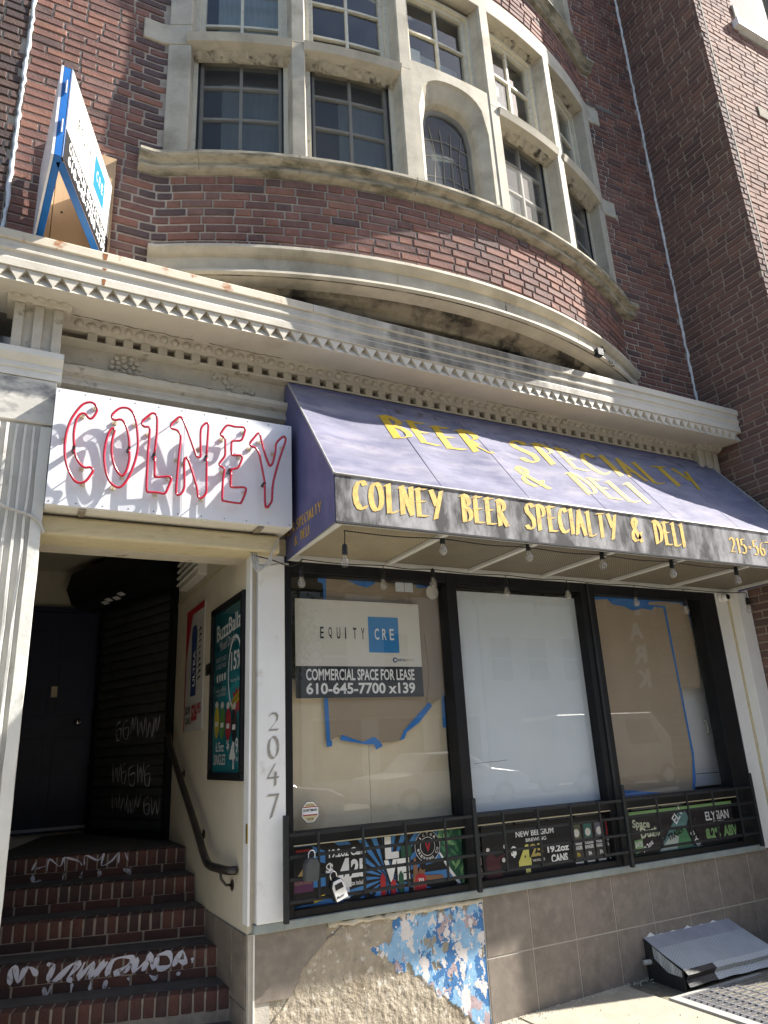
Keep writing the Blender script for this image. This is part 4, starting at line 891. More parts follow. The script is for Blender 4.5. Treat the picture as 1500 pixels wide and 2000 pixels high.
# ================================================================== neon sign
ns = thing('neon_sign', 'white box sign with red neon tube letters over the entrance', 'sign', (.82, -.14, 2.91))
MB().box(.13, 1.512, -.249, -.015, 2.912, 3.60).build('box', M_signedge, ns, .004)
MB().box(.128, .836, -.2525, -.2492, 2.918, 3.602).build('face_panel', M_signwhite, ns, .001); MB().box(.8385, 1.514, -.2525, -.2492, 2.918, 3.602).build('face_panel', M_signwhite, ns, .001)
for x in (.30, 1.30): MB().box(x, x + .035, -.247, -.12, 2.900, 2.911).build('bracket', M_recess, ns)
for x in [.145 + .135 * i for i in range(11)]:
    for z in (2.935, 3.585): MB().lathe([(.0035, 0), (.003, -.0015), (.001, -.002)], (x, -.2526, z), 8, 'y').build('screw', M_iron, ns)
NEON = {'C': [(0.245, 3.222), (0.251, 3.2), (0.26, 3.175), (0.275, 3.151), (0.292, 3.133), (0.31, 3.128), (0.33, 3.133), (0.344, 3.125), (0.346, 3.11), (0.336, 3.087), (0.322, 3.06), (0.305, 3.042), (0.284, 3.036), (0.263, 3.043), (0.241, 3.072), (0.223, 3.108), (0.205, 3.162), (0.196, 3.223), (0.196, 3.296), (0.205, 3.361), (0.219, 3.411), (0.242, 3.461), (0.266, 3.499), (0.293, 3.517), (0.316, 3.519), (0.333, 3.506), (0.343, 3.48), (0.335, 3.451), (0.322, 3.427), (0.311, 3.42), (0.299, 3.426), (0.287, 3.442), (0.273, 3.446), (0.257, 3.437), (0.244, 3.41), (0.236, 3.361), (0.235, 3.308), (0.242, 3.243)],
'O': [(0.527, 3.268), (0.531, 3.22), (0.528, 3.182), (0.519, 3.139), (0.504, 3.11), (0.49, 3.108), (0.473, 3.127), (0.457, 3.156), (0.439, 3.212), (0.433, 3.275), (0.436, 3.33), (0.443, 3.369), (0.435, 3.382), (0.424, 3.377), (0.41, 3.342), (0.4, 3.281), (0.397, 3.217), (0.403, 3.165), (0.416, 3.109), (0.437, 3.065), (0.46, 3.042), (0.483, 3.035), (0.505, 3.05), (0.531, 3.098), (0.551, 3.159), (0.566, 3.226), (0.572, 3.297), (0.565, 3.378), (0.554, 3.443), (0.539, 3.488), (0.516, 3.515), (0.491, 3.521), (0.463, 3.513), (0.44, 3.49), (0.423, 3.462), (0.428, 3.438), (0.444, 3.435), (0.472, 3.443), (0.495, 3.422), (0.512, 3.375), (0.523, 3.322), (0.526, 3.282)],
'L': [(0.668, 3.246), (0.672, 3.133), (0.683, 3.123), (0.712, 3.128), (0.751, 3.135), (0.764, 3.121), (0.749, 3.068), (0.736, 3.034), (0.721, 3.028), (0.687, 3.031), (0.644, 3.028), (0.633, 3.04), (0.63, 3.116), (0.629, 3.279), (0.632, 3.395), (0.626, 3.422), (0.602, 3.421), (0.588, 3.435), (0.592, 3.458), (0.632, 3.508), (0.651, 3.514), (0.666, 3.5), (0.671, 3.452), (0.671, 3.368), (0.664, 3.265)],
'N': [(0.964, 3.281), (0.965, 3.194), (0.966, 3.116), (0.966, 3.067), (0.949, 3.035), (0.931, 3.025), (0.918, 3.039), (0.911, 3.088), (0.883, 3.177), (0.854, 3.257), (0.841, 3.263), (0.834, 3.242), (0.839, 3.127), (0.838, 3.073), (0.822, 3.039), (0.805, 3.03), (0.796, 3.041), (0.795, 3.095), (0.801, 3.26), (0.808, 3.384), (0.797, 3.417), (0.781, 3.431), (0.756, 3.435), (0.75, 3.457), (0.769, 3.489), (0.791, 3.514), (0.806, 3.516), (0.823, 3.49), (0.86, 3.398), (0.894, 3.307), (0.91, 3.279), (0.926, 3.287), (0.925, 3.346), (0.923, 3.455), (0.943, 3.496), (0.959, 3.506), (0.967, 3.492), (0.966, 3.427), (0.961, 3.295)],
'E': [(1.111, 3.217), (1.109, 3.129), (1.126, 3.117), (1.19, 3.125), (1.203, 3.11), (1.191, 3.066), (1.175, 3.028), (1.159, 3.021), (1.074, 3.025), (1.061, 3.04), (1.063, 3.157), (1.07, 3.22), (1.062, 3.233), (1.04, 3.247), (1.045, 3.267), (1.071, 3.311), (1.072, 3.369), (1.071, 3.416), (1.06, 3.431), (1.043, 3.443), (1.049, 3.464), (1.075, 3.507), (1.097, 3.514), (1.13, 3.511), (1.18, 3.516), (1.194, 3.504), (1.181, 3.451), (1.165, 3.425), (1.121, 3.415), (1.11, 3.398), (1.111, 3.335), (1.125, 3.322), (1.166, 3.328), (1.177, 3.313), (1.167, 3.279), (1.151, 3.245), (1.102, 3.227)],
'Y': [(1.32, 3.162), (1.32, 3.105), (1.323, 3.025), (1.334, 3.015), (1.351, 3.034), (1.365, 3.064), (1.369, 3.134), (1.379, 3.204), (1.414, 3.339), (1.444, 3.433), (1.456, 3.477), (1.447, 3.497), (1.429, 3.488), (1.394, 3.443), (1.388, 3.388), (1.374, 3.321), (1.359, 3.289), (1.345, 3.296), (1.317, 3.372), (1.296, 3.452), (1.288, 3.486), (1.273, 3.49), (1.254, 3.463), (1.226, 3.42), (1.234, 3.397), (1.26, 3.392), (1.283, 3.355), (1.3, 3.275), (1.32, 3.173)]}
for ch, pts in NEON.items():
    path = smooth_path([(x, -.304, z) for x, z in pts], 3)
    L_ = MB().tube(path, .0070, 8).build('neon_letter', M_neon, ns, smooth=True)
    sheet('clear_backing', M_acryl, L_, [(p.x, -.2955, p.z) for p in path])
    for k in (0, -1):
        x, z = pts[k]; MB().tube([(x, -.305, z), (x, -.253, z - (.005 if k else -.005))], .0085, 8).build('electrode_cap', M_neon_dark, L_)
    n = len(pts)
    for k in range(4, n - 3, max(5, n // 5)):
        x, z = pts[k]; MB().tube([(x, -.253, z - .002), (x, -.300, z - .002)], .0035, 6).box(x - .012, x + .012, -.262, -.253, z - .008, z + .010).build('standoff', M_clip, L_)

# ================================================================== shopfront: windows, base, tiles
sf = thing('shopfront', 'black framed three-window shopfront on a brown tiled base under the awning', 'shopfront', (3.5, 0, 0))
ZS, ZT, ZR0, ZR1 = .735, 2.80, 1.105, 1.17
GX = [(1.592, 2.755), (2.838, 4.005), (4.145, 5.365)]
for a, b in ((1.545, 1.592), (2.755, 2.838), (4.005, 4.145), (5.365, 5.570)): MB().box(a, b, -.022, .10, ZS, ZT).build('mullion', M_black, sf, .003)
MB().box(4.062, 4.088, -.034, -.022, ZS, ZT).build('mullion_bead', M_iron, sf, .002)
for a, b in GX:
    MB().box(a, b, -.018, .098, 2.70, ZT).build('head_rail', M_black, sf, .003); MB().box(a, b, -.018, .098, ZR0, ZR1).build('transom_rail', M_black, sf, .003); MB().box(a, b, -.018, .098, ZS, .775).build('bottom_rail', M_black, sf, .003)
    for z0, z1 in ((ZR1, 2.70), (.775, ZR0)): sheet('pane', M_glass, sf, [(a, .048, z0), (b, .048, z0), (b, .048, z1), (a, .048, z1)])
    MB().box(a, b, -.019, -.012, 1.098, 1.1045).build('rail_lip', M_beam, sf)
MB().box(1.53, 5.58, -.035, .11, .690, .734).build('sill_strip', M_sillmetal, sf, .004)
MB().box(1.55, 5.6, .30, .32, .7, 2.9).box(1.55, 5.6, .1, .30, 2.80, 2.82).box(1.55, 5.6, .1, .30, .70, .73).box(1.54, 1.55, .1, .32, .7, 2.85).box(5.59, 5.6, .1, .32, .7, 2.85).build('window_box', mat('window_box_dark', (.02, .02, .02), .9, .1, 3), sf)
MB().box(2.85, 5.9, -.0028, .32, -.3, .689).box(1.36, 2.85, .012, .32, -.3, .689).build('base_wall', M_grout, sf)
MB().box(1.36, 1.55, -.03, .1, .688, .734).build('sill_end', M_sillmetal, sf, .003)
for k in range(-1, 9):
    for r_, (z0, z1) in enumerate(((-.22, .340), (.348, .688))):
        a, b = 2.858 + .3605 * k, 2.858 + .3605 * k + .3535
        if k < 0: continue
        b = min(b, 5.725)
        if a > 5.7: continue
        MB().box(a, b, -.006 + random.uniform(-.001, .001), .004, z0, z1).build('tile', M_tile, sf, .0018)
P = [(1.372, .688), (1.789, .688), (1.787, .599), (1.72, .545), (1.648, .489), (1.60, .41), (1.571, .359), (1.372, .367)]
MB().loft([[(x, y, z) for x, z in P] for y in (-.007, .0035)]).build('broken_tile', M_tile, sf)['label'] = 'last tile left at the corner, snapped along a diagonal'
# bare stucco with flaking blue paint
from mathutils import noise
BLUE = [(2.228, .66), (2.213, .58), (2.188, .524), (2.082, .536), (2.075, .512), (2.141, .448), (2.214, .412), (2.222, .369), (2.373, .332), (2.435, .276), (2.509, .209), (2.627, .118), (2.827, -.05), (2.86, -.05), (2.86, .665), (2.715, .665)]
def inside(x, z, P):
    c = False; j = len(P) - 1
    for i in range(len(P)):
        if (P[i][1] > z) != (P[j][1] > z) and x < (P[j][0] - P[i][0]) * (z - P[i][1]) / (P[j][1] - P[i][1]) + P[i][0]: c = not c
        j = i
    return c
def fbm(x, z, s, o=4, off=0): return noise.fractal(Vector((x * s + off, off * .7, z * s * .7)), .75, 2.1, o + 1)
X0, X1, Z0_, Z1_ = 1.368, 2.855, -.24, .688; RES = .005
nx, nz = int((X1 - X0) / RES), int((Z1_ - Z0_) / RES)
own = {}
for i in range(nx):
    for j in range(nz):
        x, z = X0 + (i + .5) * (X1 - X0) / nx, Z0_ + (j + .5) * (Z1_ - Z0_) / nz
        w = .018
        if inside(x + w * fbm(x, z, 16, 4, 3), z + w * fbm(x, z, 16, 4, 9), BLUE):
            a, b, c, d = fbm(x, z, 7, 5, 1.5), fbm(x, z, 11, 5, 17), fbm(x, z, 14, 5, 31), fbm(x, z, 9, 5, 47)
            k = 1
            if b > .36: k = 3
            elif d > .50: k = 4
            elif c > .46: k = 5
            elif a > .02 - (.25 if 2.28 < x < 2.5 else 0): k = 2
            if (k in (1, 2)) and fbm(x, z, 30, 3, 71) > .42: k = 3
            own[i, j] = k
        else: own[i, j] = 0 if not (fbm(x, z, 24, 3, 5) > .66 and z < .5) else 6
vs = []; idx = {}
def vert(i, j):
    if (i, j) in idx: return idx[i, j]
    x, z = X0 + i * (X1 - X0) / nx, Z0_ + j * (Z1_ - Z0_) / nz
    nb_ = [own.get((i + a, j + b), 0) for a in (-1, 0) for b in (-1, 0)]
    paint = sum(1 for q in nb_ if 1 <= q <= 5 and q != 5) / 4
    y = .0 - .0045 * fbm(x, z, 9, 5, 60) * (1 - .75 * paint) - .0026 * fbm(x, z, 34, 4, 80) * (1 - .8 * paint) - .0045 * paint + .004
    idx[i, j] = len(vs); vs.append((x, min(y, .012), z)); return idx[i, j]
fs, mi = [], []
for i in range(nx):
    for j in range(nz): fs.append((vert(i, j), vert(i + 1, j), vert(i + 1, j + 1), vert(i, j + 1))); mi.append(own[i, j])
me = bpy.data.meshes.new('peeling_stucco'); me.from_pydata(vs, [], fs)
for m in [M_stucco] + M_bluepaint + [M_stucco_pale]: me.materials.append(m)
me.polygons.foreach_set('material_index', mi); me.update(); link('peeling_stucco', me, sf)
# ragged mortar ridge under the sill and edge of the broken tile
def ridge(pts, r0, r1, n, m, name):
    R = random.Random(n); P = smooth_path(pts, 6); mb = MB()
    mb.tube([p + Vector((0, R.uniform(-.004, .004), R.uniform(-.006, .006))) for p in P], [R.uniform(r0, r1) for _ in P], 7); return mb.build(name, m, sf)
ridge([(1.80, -.004, .678), (1.95, -.006, .672), (2.15, -.006, .668), (2.3, -.004, .672), (2.5, -.004, .674), (2.85, -.002, .668)], .010, .022, 4, M_stucco_pale, 'mortar_ridge')
ridge([(1.90, .0, .67), (1.843, .0, .628), (1.79, .0, .60), (1.65, .0, .488), (1.595, .0, .39), (1.47, .0, .26), (1.40, .0, .17)], .003, .006, 8, M_recess, 'stucco_crack')
MB().box(1.362, 1.3705, -.009, .3, -.2, .689).build('edge_trim', M_signedge, sf)
# hidden wiring of the interior: white enamel door and papers behind the glass
wd = thing('white_cabinet_door', 'white enamel door with small handle showing through the third window', 'door', (5.3, .22, 1.17))
MB().box(5.06, 5.52, .215, .245, 1.18, 2.6).build('leaf', M_doorwhite, wd, .004); MB().box(5.06, 5.52, .213, .2148, 1.275, 1.28).build('seam', M_ink, wd)
MB().tube(smooth_path([(5.43, .215, 1.70), (5.43, .19, 1.695), (5.43, .185, 1.65), (5.43, .19, 1.605), (5.43, .215, 1.60)]), .007, 7).build('handle', M_signedge, wd, smooth=True)
def paper(name, m, pts, y, label, cat, th=.003):
    o = thing(name, label, cat, (pts[0][0], y, pts[0][1])); MB().loft([[(x, q, z) for x, z in pts] for q in (y, y + th)]).build('sheet', m, o); return o
c1 = paper('cardboard_sheet', M_card, [(1.585, 1.165), (2.166, 1.165), (2.166, 2.045), (1.585, 2.045)], .135, 'tan cardboard sheet left of the seam low in the first window', 'cardboard')
c2 = paper('cardboard_sheet', M_card, [(2.170, 1.165), (2.765, 1.165), (2.765, 2.10), (2.170, 2.06)], .138, 'tan cardboard sheet right of the seam low in the first window', 'cardboard')
k1 = paper('kraft_paper', M_kraft, [(1.88, 2.72), (2.768, 2.72), (2.765, 1.93), (2.64, 1.87), (2.56, 1.79), (2.47, 1.72), (2.39, 1.65), (2.33, 1.64), (2.25, 1.64), (2.20, 1.68), (2.14, 1.64), (2.08, 1.66), (1.98, 1.69), (1.96, 1.70), (1.90, 1.67), (1.865, 1.67)], .118, 'torn brown kraft paper with blue tape behind the lease sign', 'paper')
TP = Plane((0, .1165, 0), (1, 0, 0), (0, 0, 1), k1)
for pts in ([(1.855, 1.94), (1.882, 1.94), (1.893, 1.67), (1.905, 1.665), (1.905, 1.635), (1.868, 1.63)], [(1.97, 1.70), (2.12, 1.65), (2.20, 1.68), (2.24, 1.65), (2.262, 1.62), (2.21, 1.60), (2.20, 1.632), (2.14, 1.635), (1.96, 1.668)],
            [(2.63, 1.89), (2.655, 1.865), (2.54, 1.755), (2.445, 1.70), (2.425, 1.66), (2.388, 1.648), (2.425, 1.712)], [(2.735, 1.905), (2.752, 1.955), (2.754, 1.72), (2.728, 1.72)],
            [(1.83, 2.715), (1.89, 2.715), (1.885, 2.55), (1.868, 2.55), (1.866, 2.67), (1.83, 2.68)], [(2.0, 2.715), (2.27, 2.715), (2.25, 2.69), (2.2, 2.662), (2.13, 2.672), (2.06, 2.70)], [(2.57, 2.715), (2.70, 2.715), (2.69, 2.69), (2.6, 2.68)]):
    TP.poly('tape_strip', M_tape, pts, 1)
MB().tube([(2.63, .1165, 2.35), (2.645, .1165, 2.15), (2.635, .1165, 2.0), (2.61, .1165, 1.88)], .0012, 4).build('tear', M_ink, k1)
k3 = paper('kraft_paper', M_kraft_dark, [(4.13, 2.72), (5.38, 2.72), (5.375, 2.2), (5.35, 1.97), (5.12, 1.96), (5.11, 1.6), (5.10, 1.29), (5.06, 1.165), (4.13, 1.165)], .118, 'brown kraft paper edged with blue tape in the third window', 'paper')
TP = Plane((0, .1165, 0), (1, 0, 0), (0, 0, 1), k3)
for pts in ([(4.14, 2.715), (5.37, 2.715), (5.372, 2.39), (5.358, 2.65), (5.28, 2.695), (5.08, 2.70), (4.9, 2.69), (4.88, 2.665), (5.06, 2.66), (5.07, 2.64), (4.95, 2.65), (4.91, 2.615), (4.80, 2.63), (4.69, 2.605), (4.6, 2.635), (4.46, 2.65), (4.42, 2.69), (4.16, 2.67)], [(5.058, 2.66), (5.085, 2.665), (5.10, 2.1), (5.125, 1.45), (5.095, 1.24), (5.062, 1.165), (5.04, 1.175), (5.10, 1.42), (5.085, 2.0)], [(4.15, 1.235), (4.36, 1.21), (4.70, 1.172), (4.15, 1.172)]):
    TP.poly('tape_strip', M_tape, pts, 1)
fl = paper('window_film', M_film, [(2.84, 1.172), (4.003, 1.172), (4.003, 2.665), (2.84, 2.665)], .062, 'plain white film covering the whole middle window', 'window film')
MB().tube([(2.92, .0612, 1.475), (3.0, .0612, 1.48), (3.1, .0612, 1.482), (3.2, .0612, 1.487)], .0012, 4).build('scuff', M_iron, fl)
disc = thing('round_mirror', 'small round grey disc stuck in the top right corner of the first window', 'disc', (2.70, .07, 2.64)); MB().lathe([(.05, 0), (.05, -.008), (.001, -.010)], (2.69, .075, 2.645), 24, 'y').build('disc', M_signedge, disc)
for x, w in ((2.39, 'left'), (2.462, 'right')): tag(box('white_card', M_film, None, x, x + .066, .062, .064, 2.635, 2.715), 'small white card taped high in the first window, %s of two' % w, 'card', 'cards in the window')
# lease sign: same face on the window board and on the sign over the cornice
def lease_face(P, w, h, p):
    P.rect('white_field', M_lease, 0, w, .315 * h, h, 1); P.rect('black_field', M_signblack, 0, w, 0, .315 * h, 1)
    P.rect('blue_square', M_signblue, .565 * w, .815 * w, .46 * h, .84 * h, 2)
    for i, c in enumerate('EQUITY'): P.text(c, M_ink, (.185 + .064 * i) * w, (.185 + .064 * i + (.028 if c != 'I' else .009)) * w, .595 * h, .715 * h, 2, .014)
    for i, c in enumerate('CRE'): P.text(c, M_paperwhite, (.615 + .062 * i) * w, (.615 + .062 * i + .036) * w, .595 * h, .715 * h, 3, .012)
    P.text('COMMERCIAL SPACE FOR LEASE', M_paperwhite, .075 * w, .93 * w, .172 * h, .288 * h, 2, .022); P.text('610-645-7700 x139', M_paperwhite, .075 * w, .93 * w, .035 * h, .15 * h, 2, .026)
    P.text('RETAIL', flatcol('slate_blue', (.03, .08, .2)), .80 * w, .868 * w, .372 * h, .396 * h, 2, .02); P.text('BROKERS', flatcol('tan_print', (.4, .26, .2)), .872 * w, .93 * w, .374 * h, .394 * h, 2)
    P.poly('logo_ring', flatcol('slate_blue', (.03, .08, .2)), [(.775 * w + .018 * math.cos(a), .384 * h + .018 * math.sin(a)) for a in [2 * math.pi * i / 24 for i in range(24)]], 2)
    P.poly('logo_centre', M_lease, [(.777 * w + .010 * math.cos(a), .384 * h + .010 * math.sin(a)) for a in [2 * math.pi * i / 18 for i in range(18)]], 3)
ls = thing('lease_sign', 'white and black commercial lease board behind the glass of the first window', 'sign', (2.1, .07, 1.93))
MB().box(1.655, 2.575, .086, .090, 1.925, 2.555).build('board', M_lease, ls)
lease_face(Plane((1.655, .0855, 1.925), (1, 0, 0), (0, 0, 1), ls), .92, .63, ls)
oc = thing('alarm_sticker', 'octagonal cream and red alarm sticker low in the first window', 'sticker', (1.72, .045, 1.2))
OP = Plane((1.722, .0475, 1.268), (1, 0, 0), (0, 0, 1), oc); og = lambda r: [(r * math.cos(rad(22.5 + 45 * k)), r * 1.08 * math.sin(rad(22.5 + 45 * k))) for k in range(8)]
OP.poly('edge', M_ink, og(.060), 0); OP.poly('border', M_paperwhite, og(.057), 1); OP.poly('field', flatcol('cream_print', (.62, .52, .30)), og(.051), 2); OP.rect('band', M_paperwhite, -.046, .046, -.012, .026, 3); OP.rect('stripe', RD, -.046, .046, .026, .031, 3.5); OP.rect('stripe', RD, -.046, .046, -.018, -.012, 3.5)
OP.text('KARTMAN', M_ink, -.042, .042, .004, .019, 4, .02); OP.text('PROTECTED BY', M_ink, -.026, .026, .036, .043, 4); OP.text('24 HR', M_ink, -.02, .02, -.042, -.030, 4)
# ================================================================== beer posters behind the lower glass
def poster(name, label, x0, x1, z0, z1, m):
    o = thing(name, label, 'poster', ((x0 + x1) / 2, .09, z0)); MB().box(x0, x1, .0385, .041, z0, z1).build('print', m, o)
    return o, Plane((x0, .038, z0), (1, 0, 0), (0, 0, 1), o)
VB = flatcol('sky_print', (.055, .20, .46)); LG = [flatcol('leaf_dark', (.02, .085, .05)), flatcol('leaf_mid', (.07, .21, .10)), flatcol('leaf_light', (.20, .36, .15))]
o, P = poster('beer_poster', 'blue sunburst beer poster with leaves, behind bars under the first window', 1.595, 2.845, .765, 1.098, VB)
W_, H_ = 1.25, .333
for k in range(22):   # rays
    a0, a1 = 2 * math.pi * k / 22, 2 * math.pi * (k + .5) / 22; cx, cz = .62, .10; pts = [(cx, cz)]
    for a in (a0, (a0 + a1) / 2, a1):
        t = 9
        if math.cos(a) > 1e-6: t = min(t, (W_ - cx) / math.cos(a))
        if math.cos(a) < -1e-6: t = min(t, -cx / math.cos(a))
        if math.sin(a) > 1e-6: t = min(t, (H_ - cz) / math.sin(a))
        if math.sin(a) < -1e-6: t = min(t, -cz / math.sin(a))
        pts.append((cx + t * math.cos(a), cz + t * math.sin(a)))
    P.poly('ray', M_ink, pts, 1)
P.rect('price_field', M_ink, .215, .475, .075, .305, 1.6)
P.text('19.2oz Cans', WH, .235, .475, .245, .290, 3, .03); P.text('$', WH, .215, .262, .15, .22, 3, .05); P.text('4', WH, .275, .375, .02, .235, 3, .06); P.text('25', WH, .375, .475, .125, .225, 3, .05); P.text('tax included', WH, .375, .47, .085, .11, 3, .02)
can = P.rect('can', M_ink, .015, .135, .02, .32, 2); P.rect('can_band', flatcol('plum', (.11, .035, .10)), .015, .135, .085, .145, 3); P.text('GOLDEN MONKEY', flatcol('dull_gold', (.35, .25, .12)), .02, .13, .125, .14, 4); P.rect('can_top', RD, .03, .12, .295, .305, 3); P.poly('can_art', flatcol('dull_gold', (.35, .25, .12)), [(.04, .17), (.10, .16), (.12, .19), (.07, .205)], 3)
P.poly('note', YL, [(.135, .02), (.20, .035), (.205, .06), (.14, .05)], 3.4)
for s, u0, u1, z0, z1 in (('L', .605, .70, .20, .325), ('V', .595, .685, .075, .195), ('E', .685, .77, .075, .195)): P.text(s, M_ink, u0 - .012, u1 + .012, z0 - .012, z1 + .012, 3, .10); P.text(s, WH, u0, u1, z0, z1, 4, .08)
for u, h, c in ((.565, .13, RD), (.635, .09, RD), (.69, .13, LG[0]), (.53, .05, VB), (.72, .06, VB), (.46, .06, M_ink)): P.poly('skyline', c, [(u, .0), (u + .035, .0), (u + .035, h * .8), (u + .0175, h), (u, h * .8)], 4.5)
P.poly('player', flatcol('skin_print', (.22, .11, .06)), [(.785, .0), (.80, .19), (.815, .19), (.83, .10), (.845, .14), (.87, .145), (.88, .12), (.87, .085), (.99, .075), (1.02, .06), (.99, .05), (.87, .055)], 4.5); P.poly('jersey', RD, [(.80, .0), (.805, .08), (.83, .10), (.875, .09), (.885, .06), (.88, .0)], 5)
P.text('70', WH, .825, .865, .05, .07, 6, .02); P.poly('hair', M_ink, [(.865 + .022 * math.cos(a), .138 + .024 * math.sin(a)) for a in [2 * math.pi * k / 12 for k in range(12)]], 4.8)
def ring(P, cu, cv, r, m, k): return P.poly('badge', m, [(cu + r * math.cos(2 * math.pi * i / 28), cv + r * math.sin(2 * math.pi * i / 28)) for i in range(28)], k)
ring(P, .905, .245, .092, WH, 5); ring(P, .905, .245, .089, M_ink, 5.6); ring(P, .905, .245, .054, WH, 6.2); ring(P, .905, .245, .051, M_ink, 6.8); P.text('V', RD, .883, .928, .215, .272, 7.5, .04)
for s, a0, a1, fl_ in (('VICTORY', 160, 20, 1), ('BREWING CO', 195, 345, -1)):
    for i, c in enumerate(s):
        if c == ' ': continue
        a = rad(a0 + (a1 - a0) * i / (len(s) - 1)); r_ = .071; cu, cv = .905 + r_ * math.cos(a), .245 + r_ * math.sin(a); th = a - math.pi / 2 if fl_ > 0 else a + math.pi / 2
        w_ = .008 if c != 'I' else .003; P.text(c, WH, cu - (w_ * math.cos(th) - .008 * math.sin(th)), cu - (w_ * math.cos(th) - .008 * math.sin(th)) + 2 * w_, cv - (w_ * math.sin(th) + .008 * math.cos(th)), cv - (w_ * math.sin(th) + .008 * math.cos(th)) + .016, 7.5, .02, th)
P.poly('torn_edge', WH, [(.985, .20), (.998, .20), (1.065, .10), (1.145, .0), (1.12, .0), (1.05, .09)], 4.2)
P.poly('leaf_field', LG[0], [(.995, .20), (.985, .333), (1.25, .333), (1.25, 0), (1.14, 0), (1.06, .11)], 4); P.poly('leaf_field', LG[0], [(.715, .2), (.79, .2), (.79, .28), (.715, .28)], 3.6)
R = random.Random(4)
for k in range(85):
    u, v = R.uniform(.99, 1.24), R.uniform(.0, .325)
    if u < 1.14 - .7 * v + .02: continue
    a = R.uniform(-2.6, -.5); l, w = R.uniform(.022, .04), R.uniform(.008, .014); ca_, sa_ = math.cos(a), math.sin(a)
    P.poly('leaf', LG[R.choice((1, 1, 2))], [(u + l * t * ca_ - w * q * sa_, v + l * t * sa_ + w * q * ca_) for t, q in ((-1, 0), (-.3, -1), (.4, -.8), (1, 0), (.4, .8), (-.3, 1))], 4.6 + .02 * k)
o, P = poster('beer_poster', 'black beer poster with big yellow price and four cans, under the middle window', 2.915, 4.115, .77, 1.075, M_ink)
P.text('NEW BELGIUM', WH, .275, .60, .225, .262, 2, .02); P.text('BREWING', WH, .355, .53, .19, .212, 2, .015); P.text('$', WH, .225, .27, .105, .175, 2, .05); P.text('4', flatcol('pale_yellow', (.58, .55, .14)), .28, .385, .0, .175, 2, .06); P.text('25', flatcol('ochre', (.42, .34, .10)), .385, .49, .095, .175, 3, .04); P.text('TAX INCLUDED', WH, .395, .50, .065, .08, 2, .01); P.text('19.2oz', WH, .53, .72, .105, .15, 2, .04); P.text('CANS', WH, .555, .70, .04, .092, 2, .045)
for k, c in enumerate((flatcol('can_olive', (.09, .10, .05)), flatcol('can_green', (.03, .12, .10)), flatcol('can_slate', (.12, .12, .16)), RD)):
    u = .755 + .105 * k; can = P.poly('can', mat('print_can', (.05, .045, .045), .4), [(u, .02), (u + .09, .02), (u + .09, .255), (u + .08, .275), (u + .01, .275), (u, .255)], 2)
    P.poly('can_art', c, [(u + .01, .17), (u + .08, .17), (u + .08, .26), (u + .01, .26)], 3); ring(P, u + .045, .205, .026, M_signedge, 3.5); P.text('VOODOO', WH, u + .006, u + .084, .128, .152, 3, .03); P.text('RANGER', WH, u + .006, u + .084, .098, .122, 3, .03); P.text('IPA', WH if k else YL, u + .03, u + .06, .055, .08, 3, .03); P.rect('can_rim', M_signedge, u + .01, u + .08, .012, .022, 3)
for u, v in ((.02, .17), (.16, .18), (.14, .1)): ring(P, u + .02, v, .014, M_signedge, 2)
P.poly('figure', flatcol('maroon', (.06, .012, .02)), [(.02, .0), (.14, .0), (.13, .10), (.19, .14), (.10, .12), (.06, .16), (.02, .12)], 1.5)
o, P = poster('beer_poster', 'green-edged dark beer poster with a slanted can, under the third window', 4.235, 5.44, .755, 1.068, LG[2])
P.rect('field', flatcol('space_black', (.018, .014, .017)), .0, 1.18, .022, .285, 1)
PG = flatcol('pale_green', (.52, .56, .40)); P.text('Space', PG, .015, .19, .19, .262, 3, .03, rad(-4)); P.text('Dust', PG, .09, .26, .125, .20, 3, .03, rad(4)); P.text('IPA', PG, .22, .30, .13, .16, 3, .02)
P.poly('price_tag', LG[2], [(.015, .03), (.095, .05), (.10, .125), (.015, .12)], 3); P.text('$475', WH, .02, .09, .07, .11, 4, .02); P.text('19.2oz', WH, .10, .22, .03, .065, 3, .03, rad(28))
P.poly('can', flatcol('can_teal', (.10, .20, .20)), [(.25, .023), (.50, .27), (.585, .284), (.68, .10), (.66, .023)], 2); P.poly('can_art', LG[1], [(.36, .03), (.46, .17), (.60, .16), (.63, .05), (.60, .03)], 3); P.poly('can_art', flatcol('pale_haze', (.4, .46, .42)), [(.26, .025), (.40, .13), (.48, .11), (.44, .025)], 3.2); P.poly('can_side', M_ink, [(.56, .16), (.62, .24), (.69, .10), (.68, .03), (.62, .03)], 3.4)
P.text('ELYSIAN', WH, .60, .80, .12, .16, 4.4, .02, rad(-58)); P.text('ELY', WH, .47, .60, .19, .255, 4, .02, rad(42)); P.text('TRASER', M_ink, .37, .55, .085, .13, 4.2, .03, rad(18))
P.text('ELYSIAN', WH, .80, 1.07, .19, .255, 3, .02); P.text('BREWING', WH, .88, 1.0, .172, .184, 3); P.text('8.2%', LG[2], .775, .94, .06, .135, 3, .05); P.text('ABV', LG[2], .975, 1.14, .06, .14, 3, .05)
R = random.Random(8)
for k in range(60): u, v, q = R.uniform(.2, 1.15), R.uniform(.05, .28), R.uniform(.002, .005); P.poly('speck', PG, [(u, v), (u + q, v), (u + q * .5, v + q)], 1.6)
